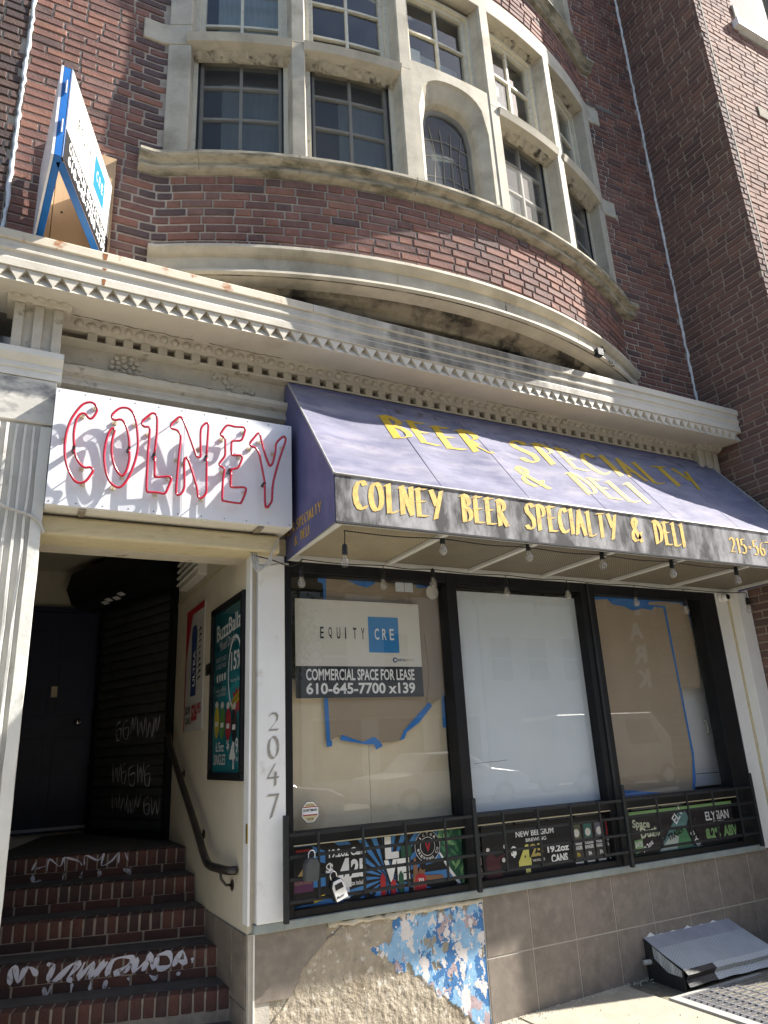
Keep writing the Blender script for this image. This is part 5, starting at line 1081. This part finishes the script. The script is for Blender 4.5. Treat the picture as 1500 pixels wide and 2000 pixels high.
# ================================================================== window guard and key boxes
wg = thing('window_guard', 'black iron bar guard across the lower windows', 'window guard', (3.5, -.07, .735))
for x in (1.525, 2.795, 4.09, 5.495): MB().box(x - .014, x + .014, -.090, -.060, .728, 1.272).build('post', M_iron, wg, .003)
for i, (a, b) in enumerate(((1.542, 2.778), (2.812, 4.073), (4.107, 5.478))):
    for z in (1.165, 1.052, .940, .828): MB().box(a, b, -.083 + .002 * (i % 2), -.065, z - .0085, z + .0085).build('rail', M_iron, wg, .002)
for x in (1.716, 1.998, 2.283, 2.565, 3.011, 3.295, 3.58, 3.84, 4.40, 4.722, 5.006, 5.29): MB().box(x - .008, x + .008, -.093, -.0835, .82, 1.173).build('baluster', M_iron, wg, .002)
lb = thing('key_lock_box', 'white-faced key lock box hanging from the window guard', 'lock box', (1.81, -.14, .78), 'lock boxes'); 
def lockbox(o, cx, cz, m, face):
    rot = Matrix.Rotation(rad(-18) if face else rad(4), 3, 'Y'); mb = MB(); c = Vector((cx, -.115, cz))
    ring_ = [(-.040, -.055), (.040, -.055), (.042, .03), (.025, .058), (-.025, .058), (-.042, .03)]
    mb.loft([[c + rot @ Vector((a, y, b)) for a, b in ring_] for y in (-.032, .02)]); mb.build('case', m, o, .006)
    if face:
        mb = MB(); mb.loft([[c + rot @ Vector((a * .9, y, b * .92)) for a, b in ring_] for y in (-.040, -.033)]); mb.build('front_plate', M_white, o, .003)
        mb = MB(); mb.loft([[c + rot @ Vector((a, y, b)) for a, b in ((-.025, .008), (.025, .008), (.022, .036), (-.022, .036))] for y in (-.044, -.0405)]); mb.build('dial_cover', M_ink, o)
        Pk = Plane(c + rot @ Vector((-.03, -.0415, -.036)), rot @ Vector((1, 0, 0)), rot @ Vector((0, 0, 1)), o); Pk.text('Master', M_ink, 0, .045, 0, .014, 1, .02)
    MB().tube(smooth_path([c + rot @ Vector(q) for q in ((-.018, -.005, .055), (-.018, -.005, .085), (0, -.005, .098), (.018, -.005, .085), (.018, -.005, .055))]), .004, 7).build('shackle', M_chrome, o, smooth=True)
lockbox(lb, 1.812, .868, M_iron, True)
lb2 = thing('key_lock_box', 'dark grey key lock box on the window guard at the left post', 'lock box', (1.64, -.14, .9), 'lock boxes'); lockbox(lb2, 1.655, .985, mat('grey_rubber', (.06, .065, .066), .7, .15, 9), False)
# ================================================================== awning
aw = thing('shop_awning', 'faded purple vinyl awning with gold lettering over the windows', 'awning', (3.66, -.4, 2.8))
AX0, AX1 = 1.56, 5.76; AV = Vector((0, .614, .789)); A0 = Vector((0, -.80, 3.08)); ST = 1.165
AN = Vector((0, -.789, .614)); bars = [1.585, 2.28, 2.955, 3.62, 4.305, 5.01, 5.735]
def sag(x, s):
    for a, b in zip(bars, bars[1:]):
        if a <= x <= b: t = (x - a) / (b - a); return -.022 * math.sin(math.pi * t) * math.sin(math.pi * min(1, s / ST))
    return 0
nxg, nsg = 84, 14; vs = []
for i in range(nxg + 1):
    for j in range(nsg + 1):
        x, s = AX0 + (AX1 - AX0) * i / nxg, ST * j / nsg; vs.append(Vector((x, 0, 0)) + A0 + AV * s + AN * sag(x, s))
mb = MB().add(vs, [(i * (nsg + 1) + j, (i + 1) * (nsg + 1) + j, (i + 1) * (nsg + 1) + j + 1, i * (nsg + 1) + j + 1) for i in range(nxg) for j in range(nsg)])
top = mb.build('top_canvas', M_vinyl_faded, aw, smooth=True, fixn=False); top['label'] = 'sun-bleached lilac sloping top of the awning'
# mildew patches near the head
R = random.Random(6)
for x, s, w, h in ((3.0, 1.02, .5, .14), (3.75, .98, .35, .2), (4.05, .94, .35, .2), (2.5, 1.05, .4, .1), (5.1, 1.03, .5, .12)):
    nu, nv = 12, 6; P_ = []
    for i in range(nu + 1):
        for j in range(nv + 1):
            uu, vv = x + w * (i / nu - .5), s + h * (j / nv - .5); P_.append(Vector((uu, 0, 0)) + A0 + AV * vv + AN * (.0022 + sag(uu, vv)))
    keep = [(i * (nv + 1) + j, (i + 1) * (nv + 1) + j, (i + 1) * (nv + 1) + j + 1, i * (nv + 1) + j + 1) for i in range(nu) for j in range(nv) if ((i + .5) / nu * 2 - 1) ** 2 + ((j + .5) / nv * 2 - 1) ** 2 < 1.0]
    MB().add(P_, keep).build('mildew_patch', M_vinyl_brown, aw, fixn=False)
for b in bars[1:-1]: MB().tube([Vector((b, 0, 0)) + A0 + AV * (ST * k / 6) + AN * -.0005 for k in range(7)], .0026, 5).build('seam', M_vinyl_faded, aw)
for x, sg in ((AX0, -1), (AX1, 1)):
    P_ = [(-.80, 2.80), (-.80, 3.08), (-.085, 4.0), (-.01, 4.0), (-.01, 2.765)]
    MB().loft([[(q, y, z) for y, z in P_] for q in (x, x + .004 * sg)]).build('side_panel', M_vinyl, aw)
    MB().tube([(x + .003 * sg, -.803, 3.08), (x + .003 * sg, -.085, 4.0)], .007, 7).build('edge_piping', M_piping, aw)
MB().box(AX0, AX1, -.806, -.800, 2.800, 3.078).build('valance', M_valance, aw)
MB().tube([(AX0, -.806, 3.082), (AX1, -.806, 3.082)], .008, 7).build('edge_piping', M_piping, aw); MB().box(AX0, AX1, -.808, -.796, 2.792, 2.803).build('valance_hem', M_ink, aw)
MB().tube([Vector((AX0, 0, 0)) + A0 + AV * ST, Vector((AX1, 0, 0)) + A0 + AV * ST], .010, 7).build('head_rail', M_vinyl, aw)
AP = Plane(A0 + AN * .001, (1, 0, 0), AV, aw); AP.warp = sag
AP.strokes('BEER', M_gold_slope, 2.17, 2.98, .62, .32, 1, (.20, .085), 'lettering'); AP.strokes('SPECIALTY', M_gold_slope, 3.27, 5.24, .62, .32, 1, (.20, .085), 'lettering'); AP.strokes('&', M_gold_slope, 3.06, 3.27, .225, .29, 1, (.20, .085), 'lettering'); AP.strokes('DELI', M_gold_slope, 3.58, 4.22, .215, .30, 1, (.20, .085), 'lettering')
VP = Plane((0, -.8065, 0), (1, 0, 0), (0, 0, 1), aw)
for s, a, b in (('COLNEY', 1.675, 2.255), ('BEER', 2.40, 2.735), ('SPECIALTY', 2.885, 3.665), ('&', 3.805, 3.90), ('DELI', 4.03, 4.325)): VP.strokes(s, M_gold_worn, a, b, 2.882, .178, 1, (.19, .075), 'lettering')
VP.strokes('215-567', M_gold_worn, 4.825, 5.30, 2.885, .12, 1, (.19, .075), 'lettering')
SP = Plane((AX0 - .0045, 0, 0), (0, -1, 0), (0, .05, 1), aw)
SP.strokes('BEER SPECIALTY', M_gold, .165, .755, 2.925, .062, 1, (.20, .085), 'lettering'); SP.strokes('&', M_gold, .33, .37, 2.828, .055, 1, (.20, .085), 'lettering'); SP.strokes('DELI', M_gold, .43, .57, 2.835, .06, 1, (.20, .085), 'lettering')
# underside
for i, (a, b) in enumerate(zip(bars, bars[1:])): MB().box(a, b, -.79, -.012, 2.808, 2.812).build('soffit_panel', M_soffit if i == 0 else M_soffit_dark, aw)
for x in bars: MB().box(x - .018, x + .018, -.79, -.05, 2.786, 2.8075).build('frame_bar', M_alu, aw, .002)
MB().box(AX0 + .006, AX1 - .006, -.05, -.012, 2.772, 2.8072).build('frame_rail', M_alu, aw, .002); MB().box(AX0 + .006, AX1 - .006, -.794, -.7905, 2.788, 2.8072).build('frame_rail', M_alu, aw)
MB().box(AX0 + .008, AX1 - .008, -.012, .012, 2.70, 2.80).build('back_filler', M_black, aw)
# ================================================================== string lights
def string(label, pts, anchor_z, ycab, grp):
    o = thing('string_lights', label, 'string lights', (pts[0][0], pts[0][1], pts[0][2]))
    path = []
    for i, (x, y, z) in enumerate(pts):
        path.append((x, y, anchor_z - .002))
        if i < len(pts) - 1: x2, y2, z2 = pts[i + 1]; path.append(((x + x2) / 2, (y + y2) / 2, anchor_z - .012))
    MB().tube(smooth_path(path, 4), .0035, 6).build('cable', M_cable, o, smooth=True)
    for x, y, z in pts:
        so = MB().tube([(x, y, anchor_z - .002), (x + .004, y, (anchor_z + z) / 2 + .04), (x, y, z + .055)], .003, 5).lathe([(.007, .062), (.013, .055), (.0155, .04), (.0155, .012), (.017, .008), (.017, .0), (.005, .0)], (x, y, z), 12).build('socket', M_bulbcap, o)
        bl = MB().lathe([(.008, .002), (.012, -.004), (.015, -.014), (.023, -.032), (.026, -.046), (.024, -.060), (.015, -.071), (.003, -.0745)], (x, y, z), 16).build('bulb', M_bulb, so, smooth=True)
        MB().tube([(x - .006, y, z - .005), (x - .008, y, z - .03), (x + .008, y, z - .045), (x - .004, y, z - .03), (x + .006, y, z - .005)], .0012, 4).build('filament', M_clip, so)
string('string of clear bulbs along the outer edge of the awning underside', [(1.655, -.70, 2.645), (2.29, -.73, 2.755), (2.94, -.73, 2.765), (3.57, -.73, 2.755), (4.24, -.73, 2.74), (4.94, -.73, 2.735)], 2.786, 0, 'string lights under the awning')
string('string of clear bulbs along the wall side of the awning underside', [(1.63, -.10, 2.655), (2.21, -.10, 2.675), (2.60, -.10, 2.71), (3.22, -.10, 2.675), (3.80, -.10, 2.685), (4.51, -.10, 2.665), (5.08, -.10, 2.625), (5.84, -.14, 2.66)], 2.768, 0, 'string lights under the awning')
MB_ = MB().tube(smooth_path([(1.30, -.10, 2.77), (1.42, -.13, 2.74), (1.52, -.12, 2.715), (1.58, -.11, 2.72), (1.63, -.10, 2.76)]), .004, 6).build('lead_cable', M_cable, None); tag(MB_, 'black cable drooping from the entrance beam to the first awning bulb', 'cable')
# ================================================================== V sign above the cornice
vs_ = thing('roof_sign', 'blue-framed V-shaped lease sign standing out from the wall above the cornice', 'sign', (.1, -.4, 4.6))
AP0 = Vector((.025, -.86, 0)); AP1 = Vector((.345, -.03, 0)); D_ = (AP1 - AP0).normalized(); LEN = (AP1 - AP0).length; NO = Vector((D_.y, -D_.x, 0))
ZB, ZTP = 4.635, 5.245
MB().obox(AP0 + EZ * ZB - NO * .012, D_ * LEN, NO * .010, EZ * (ZTP - ZB)).build('panel', M_ply, vs_)
fr = MB(); fr.obox(AP0 + EZ * ZB - NO * .05, D_ * .035, NO * .05, EZ * (ZTP - ZB)); fr.obox(AP0 + EZ * (ZB - .001) + D_ * .035 - NO * .05, D_ * (LEN - .035), NO * .048, EZ * .035); fr.obox(AP0 + EZ * (ZTP - .036) + D_ * .035 - NO * .05, D_ * (LEN - .035), NO * .036, EZ * .035)
fr.build('frame', M_blue_frame, vs_, .003)
lease_face(Plane(AP0 + D_ * .004 + EZ * (ZB + .004) + NO * .0005, D_, (0, 0, 1), vs_), LEN - .008, ZTP - ZB - .006, vs_)
BP0 = Vector((-.018, -.86, 0)); BP1 = Vector((-.075, -.03, 0)); D2 = (BP1 - BP0).normalized(); N2 = Vector((-D2.y, D2.x, 0))
MB().obox(BP0 + EZ * ZB, D2 * (BP1 - BP0).length, N2 * .012, EZ * (ZTP - ZB)).build('panel', M_signwhite, vs_)
fr = MB(); fr.obox(BP0 + EZ * (ZB - .0005) - N2 * .04, D2 * .035, N2 * .0395, EZ * (ZTP - ZB)); fr.obox(BP0 + EZ * (ZB - .001) + D2 * .035 - N2 * .04, D2 * ((BP1 - BP0).length - .035), N2 * .0395, EZ * .035)
fr.build('frame', M_blue_frame, vs_, .003)
for z in (4.78, 5.05): MB().tube([(.004, -.868, z), (.004, -.868, z + .09)], .007, 8).build('hinge', M_chrome, vs_)
MB().box(-.055, .005, -.028, -.006, 4.446, 5.5).build('post_board', M_ply, vs_, .003); MB().box(.008, .36, -.024, -.006, 4.446, 5.5).build('backing_board', M_ply, vs_, .003)
for x, z in ((.06, 4.95), (.25, 4.8), (.3, 5.1), (.2, 4.6)): MB().lathe([(.008, 0), (.006, -.003), (.001, -.004)], (x, -.0245, z), 8, 'y').build('bolt', M_iron, vs_)
# ================================================================== security camera, hood, grate
sc = thing('security_camera', 'small white turret camera at the top of the right pilaster', 'camera', (5.64, -.06, 2.72))
MB().lathe([(.045, 0), (.045, -.02), (.040, -.032)], (5.635, -.035, 2.735), 20, 'y').build('base', M_white, sc, smooth=False)
MB().lathe([(.036, -.03), (.038, -.05), (.032, -.07), (.018, -.082)], (5.63, -.03, 2.727), 20, 'y').build('ball', M_white, sc, smooth=True); MB().lathe([(.024, -.079), (.022, -.085), (.001, -.087)], (5.628, -.03, 2.725), 16, 'y').build('lens', M_ink, sc)
hd = thing('vent_hood', 'dented silver perforated metal vent hood low on the tiled wall', 'vent', (4.6, -.1, .03))
HX0, HX1 = 4.16, 5.045; HZ, HY, HZF = .272, -.345, .145
def hp(u, v):   # u along, v 0 at wall 1 at front
    x = HX0 + (HX1 - HX0) * u - .02 * v; y = HY * v * (1 + .02 * math.sin(u * 9)); z = HZ + (HZF - HZ) * v + .004 * math.sin(u * 7) * v * v - .006 * math.sin(v * 3.1)
    return Vector((x, y - .006, z))
nu, nv = 30, 12; vs = [hp(i / nu, j / nv) for i in range(nu + 1) for j in range(nv + 1)]
q = lambda a, b: [(i * (nv + 1) + j, (i + 1) * (nv + 1) + j, (i + 1) * (nv + 1) + j + 1, i * (nv + 1) + j + 1) for i in range(nu) for j in range(a, b)]
MB().add(vs, q(0, 4)).build('top_flashing', M_galv_plain, hd, fixn=False); MB().add([v + Vector((0, 0, .002)) for v in vs], q(4, nv)).build('perforated_top', M_galv, hd, fixn=False)
R = random.Random(12); rings = []
for i in range(nu + 1):
    u = i / nu; p = hp(u, 1); k = .5 + .22 * math.sin(u * 23) * R.uniform(.6, 1); rings.append([p + Vector((0, 0, .002)), p + Vector((.004 * k, -.022 - .012 * k, -.022)), p + Vector((0, -.012 + .014 * k, -.055)), p + Vector((.003, -.028, -.085 - .01 * k))])
MB().loft(rings[9:], closed=False).build('crumpled_lip', M_galv, hd, fixn=False); MB().loft([[v + Vector((0, .002, 0)) for v in r_] for r_ in rings[:10]], closed=False).build('lip_tarred', M_tar, hd, fixn=False)
MB().loft([[(HX0 - .0, -.005, .265), (HX0, -.005, -.02), (HX0 - .02, HY, -.02), (HX0 - .02, HY, .14)], [(HX0 + .006, -.005, .265), (HX0 + .006, -.005, -.02), (HX0 - .014, HY, -.02), (HX0 - .014, HY, .14)]]).build('side_cheek', M_tar, hd); MB().box(HX1 - .03, HX1 - .024, HY, -.006, -.0, .13).build('side_cheek', M_galv_plain, hd)
MB().add([(HX0 - .005, -.08, .235), (HX0 - .012, -.2, .185), (HX0 - .021, -.33, .135), (HX0 - .021, -.33, .10), (HX0 - .012, -.2, .10), (HX0 - .005, -.09, .16)], [(0, 1, 2, 3, 4, 5)]).build('side_mesh', M_galv, hd, fixn=False)
MB().tube([(HX0 - .05, -.03, .13), (HX0 + .03, -.06, .135)], .016, 9).build('pipe_stub', M_cable_grey, hd)
for x, h in ((4.23, .022), (4.33, .003), (4.45, .005), (4.60, .014), (4.74, .004), (4.87, .012)): MB().loft([[(x - .045, -.0075, .266), (x + .05, -.0075, .266), (x + .003, -.0075, .272 + h)], [(x - .045, -.012, .266), (x + .05, -.012, .266), (x + .003, -.008, .272 + h)]]).build('sealant_tab', M_caulk, hd)
gr = thing('sidewalk_grate', 'serrated steel grate set in the sidewalk below the vent hood', 'grate', (4.9, -.8, .03))
GZ = gz(4.0) + .005; GX0, GX1, GY0, GY1 = 4.02, 5.95, -1.55, -.40
MB().box(3.945, GX0, -1.6, -.37, GZ - .06, GZ + .002).build('edge_plate', M_kerb, gr, .003); MB().box(GX0, GX1, GY1, GY1 + .03, GZ - .06, GZ + .001).build('edge_plate', M_kerb, gr); MB().box(GX0, 6.0, -.37, -.0, GZ - .06, GZ - .02).build('tar_bed', M_tar, gr)
MB().box(GX0, GX1, GY0, GY1, GZ - .5, GZ - .45).build('pit_floor', M_ink, gr); MB().box(GX0 - .02, GX0 - .01, GY0, GY1, GZ - .45, GZ - .06).build('pit_wall', M_ink, gr)
ser = MB(); n = 90; zig = [(GX0 + (GX1 - GX0) * i / n, GZ + (.006 if i % 2 else .0)) for i in range(n + 1)]
ser.loft([[(x, y, z) for y, z in ((-.0022, GZ - .035), (.0022, GZ - .035), (.0022, zz), (-.0022, zz))] for x, zz in zig]); so_ = ser.build('bearing_bar', M_grate, gr); smesh_ = so_.data; so_.location = Vector((0, GY1 - .02, 0)) - wloc(gr)
for k in range(1, 25): link('bearing_bar', smesh_, gr, (0, GY1 - .02 - .046 * k, 0))
for k in range(19): MB().box(GX0 + .05 + .1 * k, GX0 + .058 + .1 * k, GY0, GY1, GZ - .014, GZ - .002).build('cross_bar', M_grate, gr)
# litter and grit where wall meets pavement
R = random.Random(31); mb = MB()
for k in range(420):
    x = R.uniform(2.86, 4.15); y = -.01 - abs(R.gauss(0, .035)); r_ = R.uniform(.002, .007)
    if R.random() < .15: x, y = R.uniform(2.4, 4.0), R.uniform(-.7, -.05)
    z = gz(x) + .001; a = R.uniform(0, 3); mb.add([(x + r_ * math.cos(a), y + r_ * math.sin(a), z), (x + r_ * math.cos(a + 2.2), y + r_ * math.sin(a + 2.2), z), (x + r_ * math.cos(a + 4.1), y + r_ * math.sin(a + 4.1), z), (x, y, z + r_ * .9)], [(0, 1, 3), (1, 2, 3), (2, 0, 3)])
go = mb.build('grit', M_stucco_pale, None); tag(go, 'loose grit and litter along the foot of the tiled wall', 'grit'); go['kind'] = 'stuff'
# ================================================================== across the street: what the panes mirror
M_opp = [mat('render_pale', (.52, .50, .46), .85, .06, 1.5), mat('render_white', (.62, .62, .60), .85, .05, 1.5), mat('brick_far', (.23, .13, .10), .9, .15, 3), mat('render_buff', (.42, .36, .28), .85, .08, 1.5), mat('brick_far_dark', (.16, .09, .075), .9, .15, 3)]
M_farglass = mat('far_window_glass', (.03, .04, .05), .08, .1, 1, spec=.6); M_fartrim = mat('far_trim', (.6, .58, .54), .7, .05, 2)
def far_house(x0, x1, h, m, label, rows, cols, shop):
    o = thing('row_building', label, 'building', ((x0 + x1) / 2, -19, 0), 'buildings across the street')
    YB = -19.0; MB().box(x0, x1, -28, YB, -.5, h).build('wall', m, o); MB().box(x0 - .1, x1 + .1, YB - .1, YB + .25, h - .35, h).build('roof_cornice', M_fartrim, o, .03)
    w = (x1 - x0) / cols
    for r_ in range(rows):
        for c in range(cols):
            xa = x0 + w * (c + .5) - .5; za = 3.9 + 2.9 * r_
            if za + 1.7 > h - .4: continue
            f = MB().box(xa - .08, xa + 1.08, YB, YB + .08, za - .1, za).box(xa - .08, xa + 1.08, YB, YB + .06, za + 1.7, za + 1.8).box(xa - .08, xa, YB, YB + .05, za, za + 1.7).box(xa + 1.0, xa + 1.08, YB, YB + .05, za, za + 1.7).box(xa, xa + 1, YB, YB + .045, za + .82, za + .88).build('window', M_fartrim, o)
            MB().box(xa, xa + 1, YB - .01, YB + .012, za, za + 1.7).build('pane', M_farglass, f)
    if shop:
        s_ = MB().box(x0 + .3, x1 - .3, YB, YB + .2, 2.7, 3.3).build('shop_fascia', M_opp[3], o)
        for c in range(cols): MB().box(x0 + .4 + w * c, x0 + w * (c + 1) - .3, YB, YB + .03, .7, 2.6).build('shop_pane', M_farglass, s_)
for a in ((-14, -6, 9.5, 0, 'pale rendered building across the street, far left of the row', 2, 4, 1), (-5.9, 2, 11.5, 2, 'red brick building across the street opposite the stairs', 3, 4, 0), (2.1, 9, 8.5, 3, 'low buff building across the street behind the tree', 1, 3, 1),
          (9.1, 16.5, 12, 1, 'white rendered building across the street, tall, with nine windows', 3, 3, 1), (16.6, 22, 8.2, 0, 'low pale building across the street next to the parking lane', 1, 3, 0), (27.5, 38, 12.5, 4, 'dark brick building across the street beyond the parking lane', 3, 5, 0)):
    far_house(a[0], a[1], a[2], M_opp[a[3]], a[4], a[5], a[6], a[7])
pk = thing('parking_sign', 'tall vertical blade sign reading PARK across the street', 'sign', (24.2, -17.5, 0))
MB().box(24.05, 24.35, -18.9, -17.2, 3.0, 7.6).build('blade', mat('sign_maroon', (.10, .05, .04), .5), pk, .03); MB().tube([(24.2, -18.2, 0), (24.2, -18.2, 3.0)], .09, 10).build('pole', M_iron, pk)
for side, U in ((24.36, (0, 1, 0)), (24.04, (0, -1, 0))):
    Pn = Plane((side, -18.6 if side > 24.2 else -17.5, 0), U, (0, 0, 1), pk)
    for i, c in enumerate('PARK'): Pn.text(c, M_paperwhite, .15, .95, 6.5 - 1.0 * i, 7.25 - 1.0 * i, 2, .04)
Pn = Plane((24.05, -17.195, 0), (-1, 0, 0), (0, 0, 1), pk)
def car(x, y, label, m, L=4.5, H=1.45, van=False, z=-.16):
    z = gz(x) - .16; o = thing('parked_car' if not van else 'parked_van', label, 'van' if van else 'car', (x, y, z), 'vehicles parked across the street')
    if van: low = [(-L / 2, .35), (-L / 2, 1.0), (-L / 2 + .05, 2.0), (-L / 2 + .3, 2.15), (L * .28, 2.15), (L * .40, 1.35), (L / 2 - .1, 1.15), (L / 2, .85), (L / 2, .35)]
    else: low = [(-L / 2, .32), (-L / 2, .75), (-L / 2 + .1, .92), (-L * .30, .98), (-L * .18, H), (L * .08, H), (L * .24, 1.0), (L * .42, .90), (L / 2, .72), (L / 2, .32)]
    mid = len(low) // 2
    rings = []
    for t, inset in ((-.86, .0), (-.80, .06), (.80, .06), (.86, .0)):
        rings.append([(x + a * (.985 if abs(t) > .82 else 1), y + t * (1 - .16 * max(0, (b - .95)) / max(.1, (H if not van else 2.15) - .95)), z + b) for a, b in low])
    MB().loft(rings).build('body', m, o, .03)
    for s in (-1, 1):
        if van: P = [(L * .05, 1.25), (L * .30, 1.25), (L * .24, 1.95), (L * .05, 1.95)]
        else: P = [(-L * .24, 1.0), (L * .18, 1.0), (L * .06, H - .07), (-L * .16, H - .07)]
        k = lambda b: .87 * (1 - .16 * max(0, b - .95) / max(.1, (H if not van else 2.15) - .95))
        sheet('side_window', M_farglass, o, [(x + a, y + s * (k(b) + .004), z + b) for a, b in P])
        for xx in (-L * .31, L * .31):
            w = MB().lathe([(.2, -.1), (.32, -.1), (.335, -.07), (.335, .07), (.32, .1), (.2, .1)], (x + xx, y + s * .78, z + .335), 20, 'y').build('wheel', mat('tyre_rubber', (.02, .02, .02), .8), o, smooth=False)
            MB().lathe([(.001, -.11), (.19, -.105), (.2, -.09), (.2, .09), (.19, .105), (.001, .11)], (x + xx, y + s * .78, z + .335), 16, 'y').build('rim', M_chrome, w)
        MB().lathe([(.09, 0), (.08, .03), (.001, .05)], (x + L / 2 - .02, y + s * .6, z + .68), 12, 'x').build('headlight', M_signwhite, o)
    a0, a1 = ((L * .285, 2.05), (L * .395, 1.40)) if van else ((L * .085, H - .04), (L * .235, 1.03))
    sheet('windscreen', M_farglass, o, [(x + a0[0] + .012, y - .62, z + a0[1]), (x + a1[0] + .012, y - .74, z + a1[1]), (x + a1[0] + .012, y + .74, z + a1[1]), (x + a0[0] + .012, y + .62, z + a0[1])])
cp = lambda n, c: mat('car_paint_' + n, c, .18, .02, 2, spec=.7)
car(5.2, -12.9, 'silver sedan parked across the street nearest the tree', cp('silver', (.5, .51, .52))); car(10.6, -12.9, 'white sedan parked across the street in front of the tall white building', cp('white', (.7, .7, .69))); car(16.4, -12.9, 'tan panel van parked across the street', cp('tan', (.5, .45, .36)), 5.2, 2.15, True); car(22.5, -12.9, 'grey sedan parked across the street beside the blade sign', cp('grey', (.2, .21, .22)))
# street tree
tr = thing('street_tree', 'leafy street tree on the far sidewalk', 'tree', (6.3, -15, 0)); R = random.Random(77)
MB().tube([(6.3, -15, -.1), (6.33, -15, 1.2), (6.28, -14.95, 2.6), (6.4, -15.05, 4.0), (6.45, -15, 5.4)], [.17, .14, .12, .09, .04], 9).build('trunk', mat('bark', (.10, .08, .06), .9, .3, 12, 1, 20), tr)
leaf = MB(); br = MB()
for k in range(16):
    a, h = R.uniform(0, 6.28), R.uniform(2.4, 4.8); e = Vector((6.35 + math.cos(a) * R.uniform(.9, 2.1), -15 + math.sin(a) * R.uniform(.9, 2.1), h + R.uniform(.6, 2.0)))
    b0 = Vector((6.33, -15, h)); mid = (b0 + e) / 2 + Vector((0, 0, .25)); br.tube([b0, mid, e], [.045, .03, .012], 5)
    for q in range(170):
        c = mid.lerp(e, R.uniform(0, 1.15)) + Vector((R.gauss(0, .38), R.gauss(0, .38), R.gauss(0, .34))); u = Vector((R.uniform(-1, 1), R.uniform(-1, 1), R.uniform(-1, 1))).normalized(); v = u.orthogonal().normalized(); s_ = R.uniform(.04, .09)
        leaf.add([c - u * s_, c + v * s_ * .55, c + u * s_, c - v * s_ * .55], [(0, 1, 2, 3)], R.randrange(2))
br.build('limbs', mat('bark', (.10, .08, .06)), tr)
leaf.build('crown', [mat('leaf_a', (.07, .11, .03), .6), mat('leaf_b', (.11, .15, .04), .6)], tr, fixn=False)
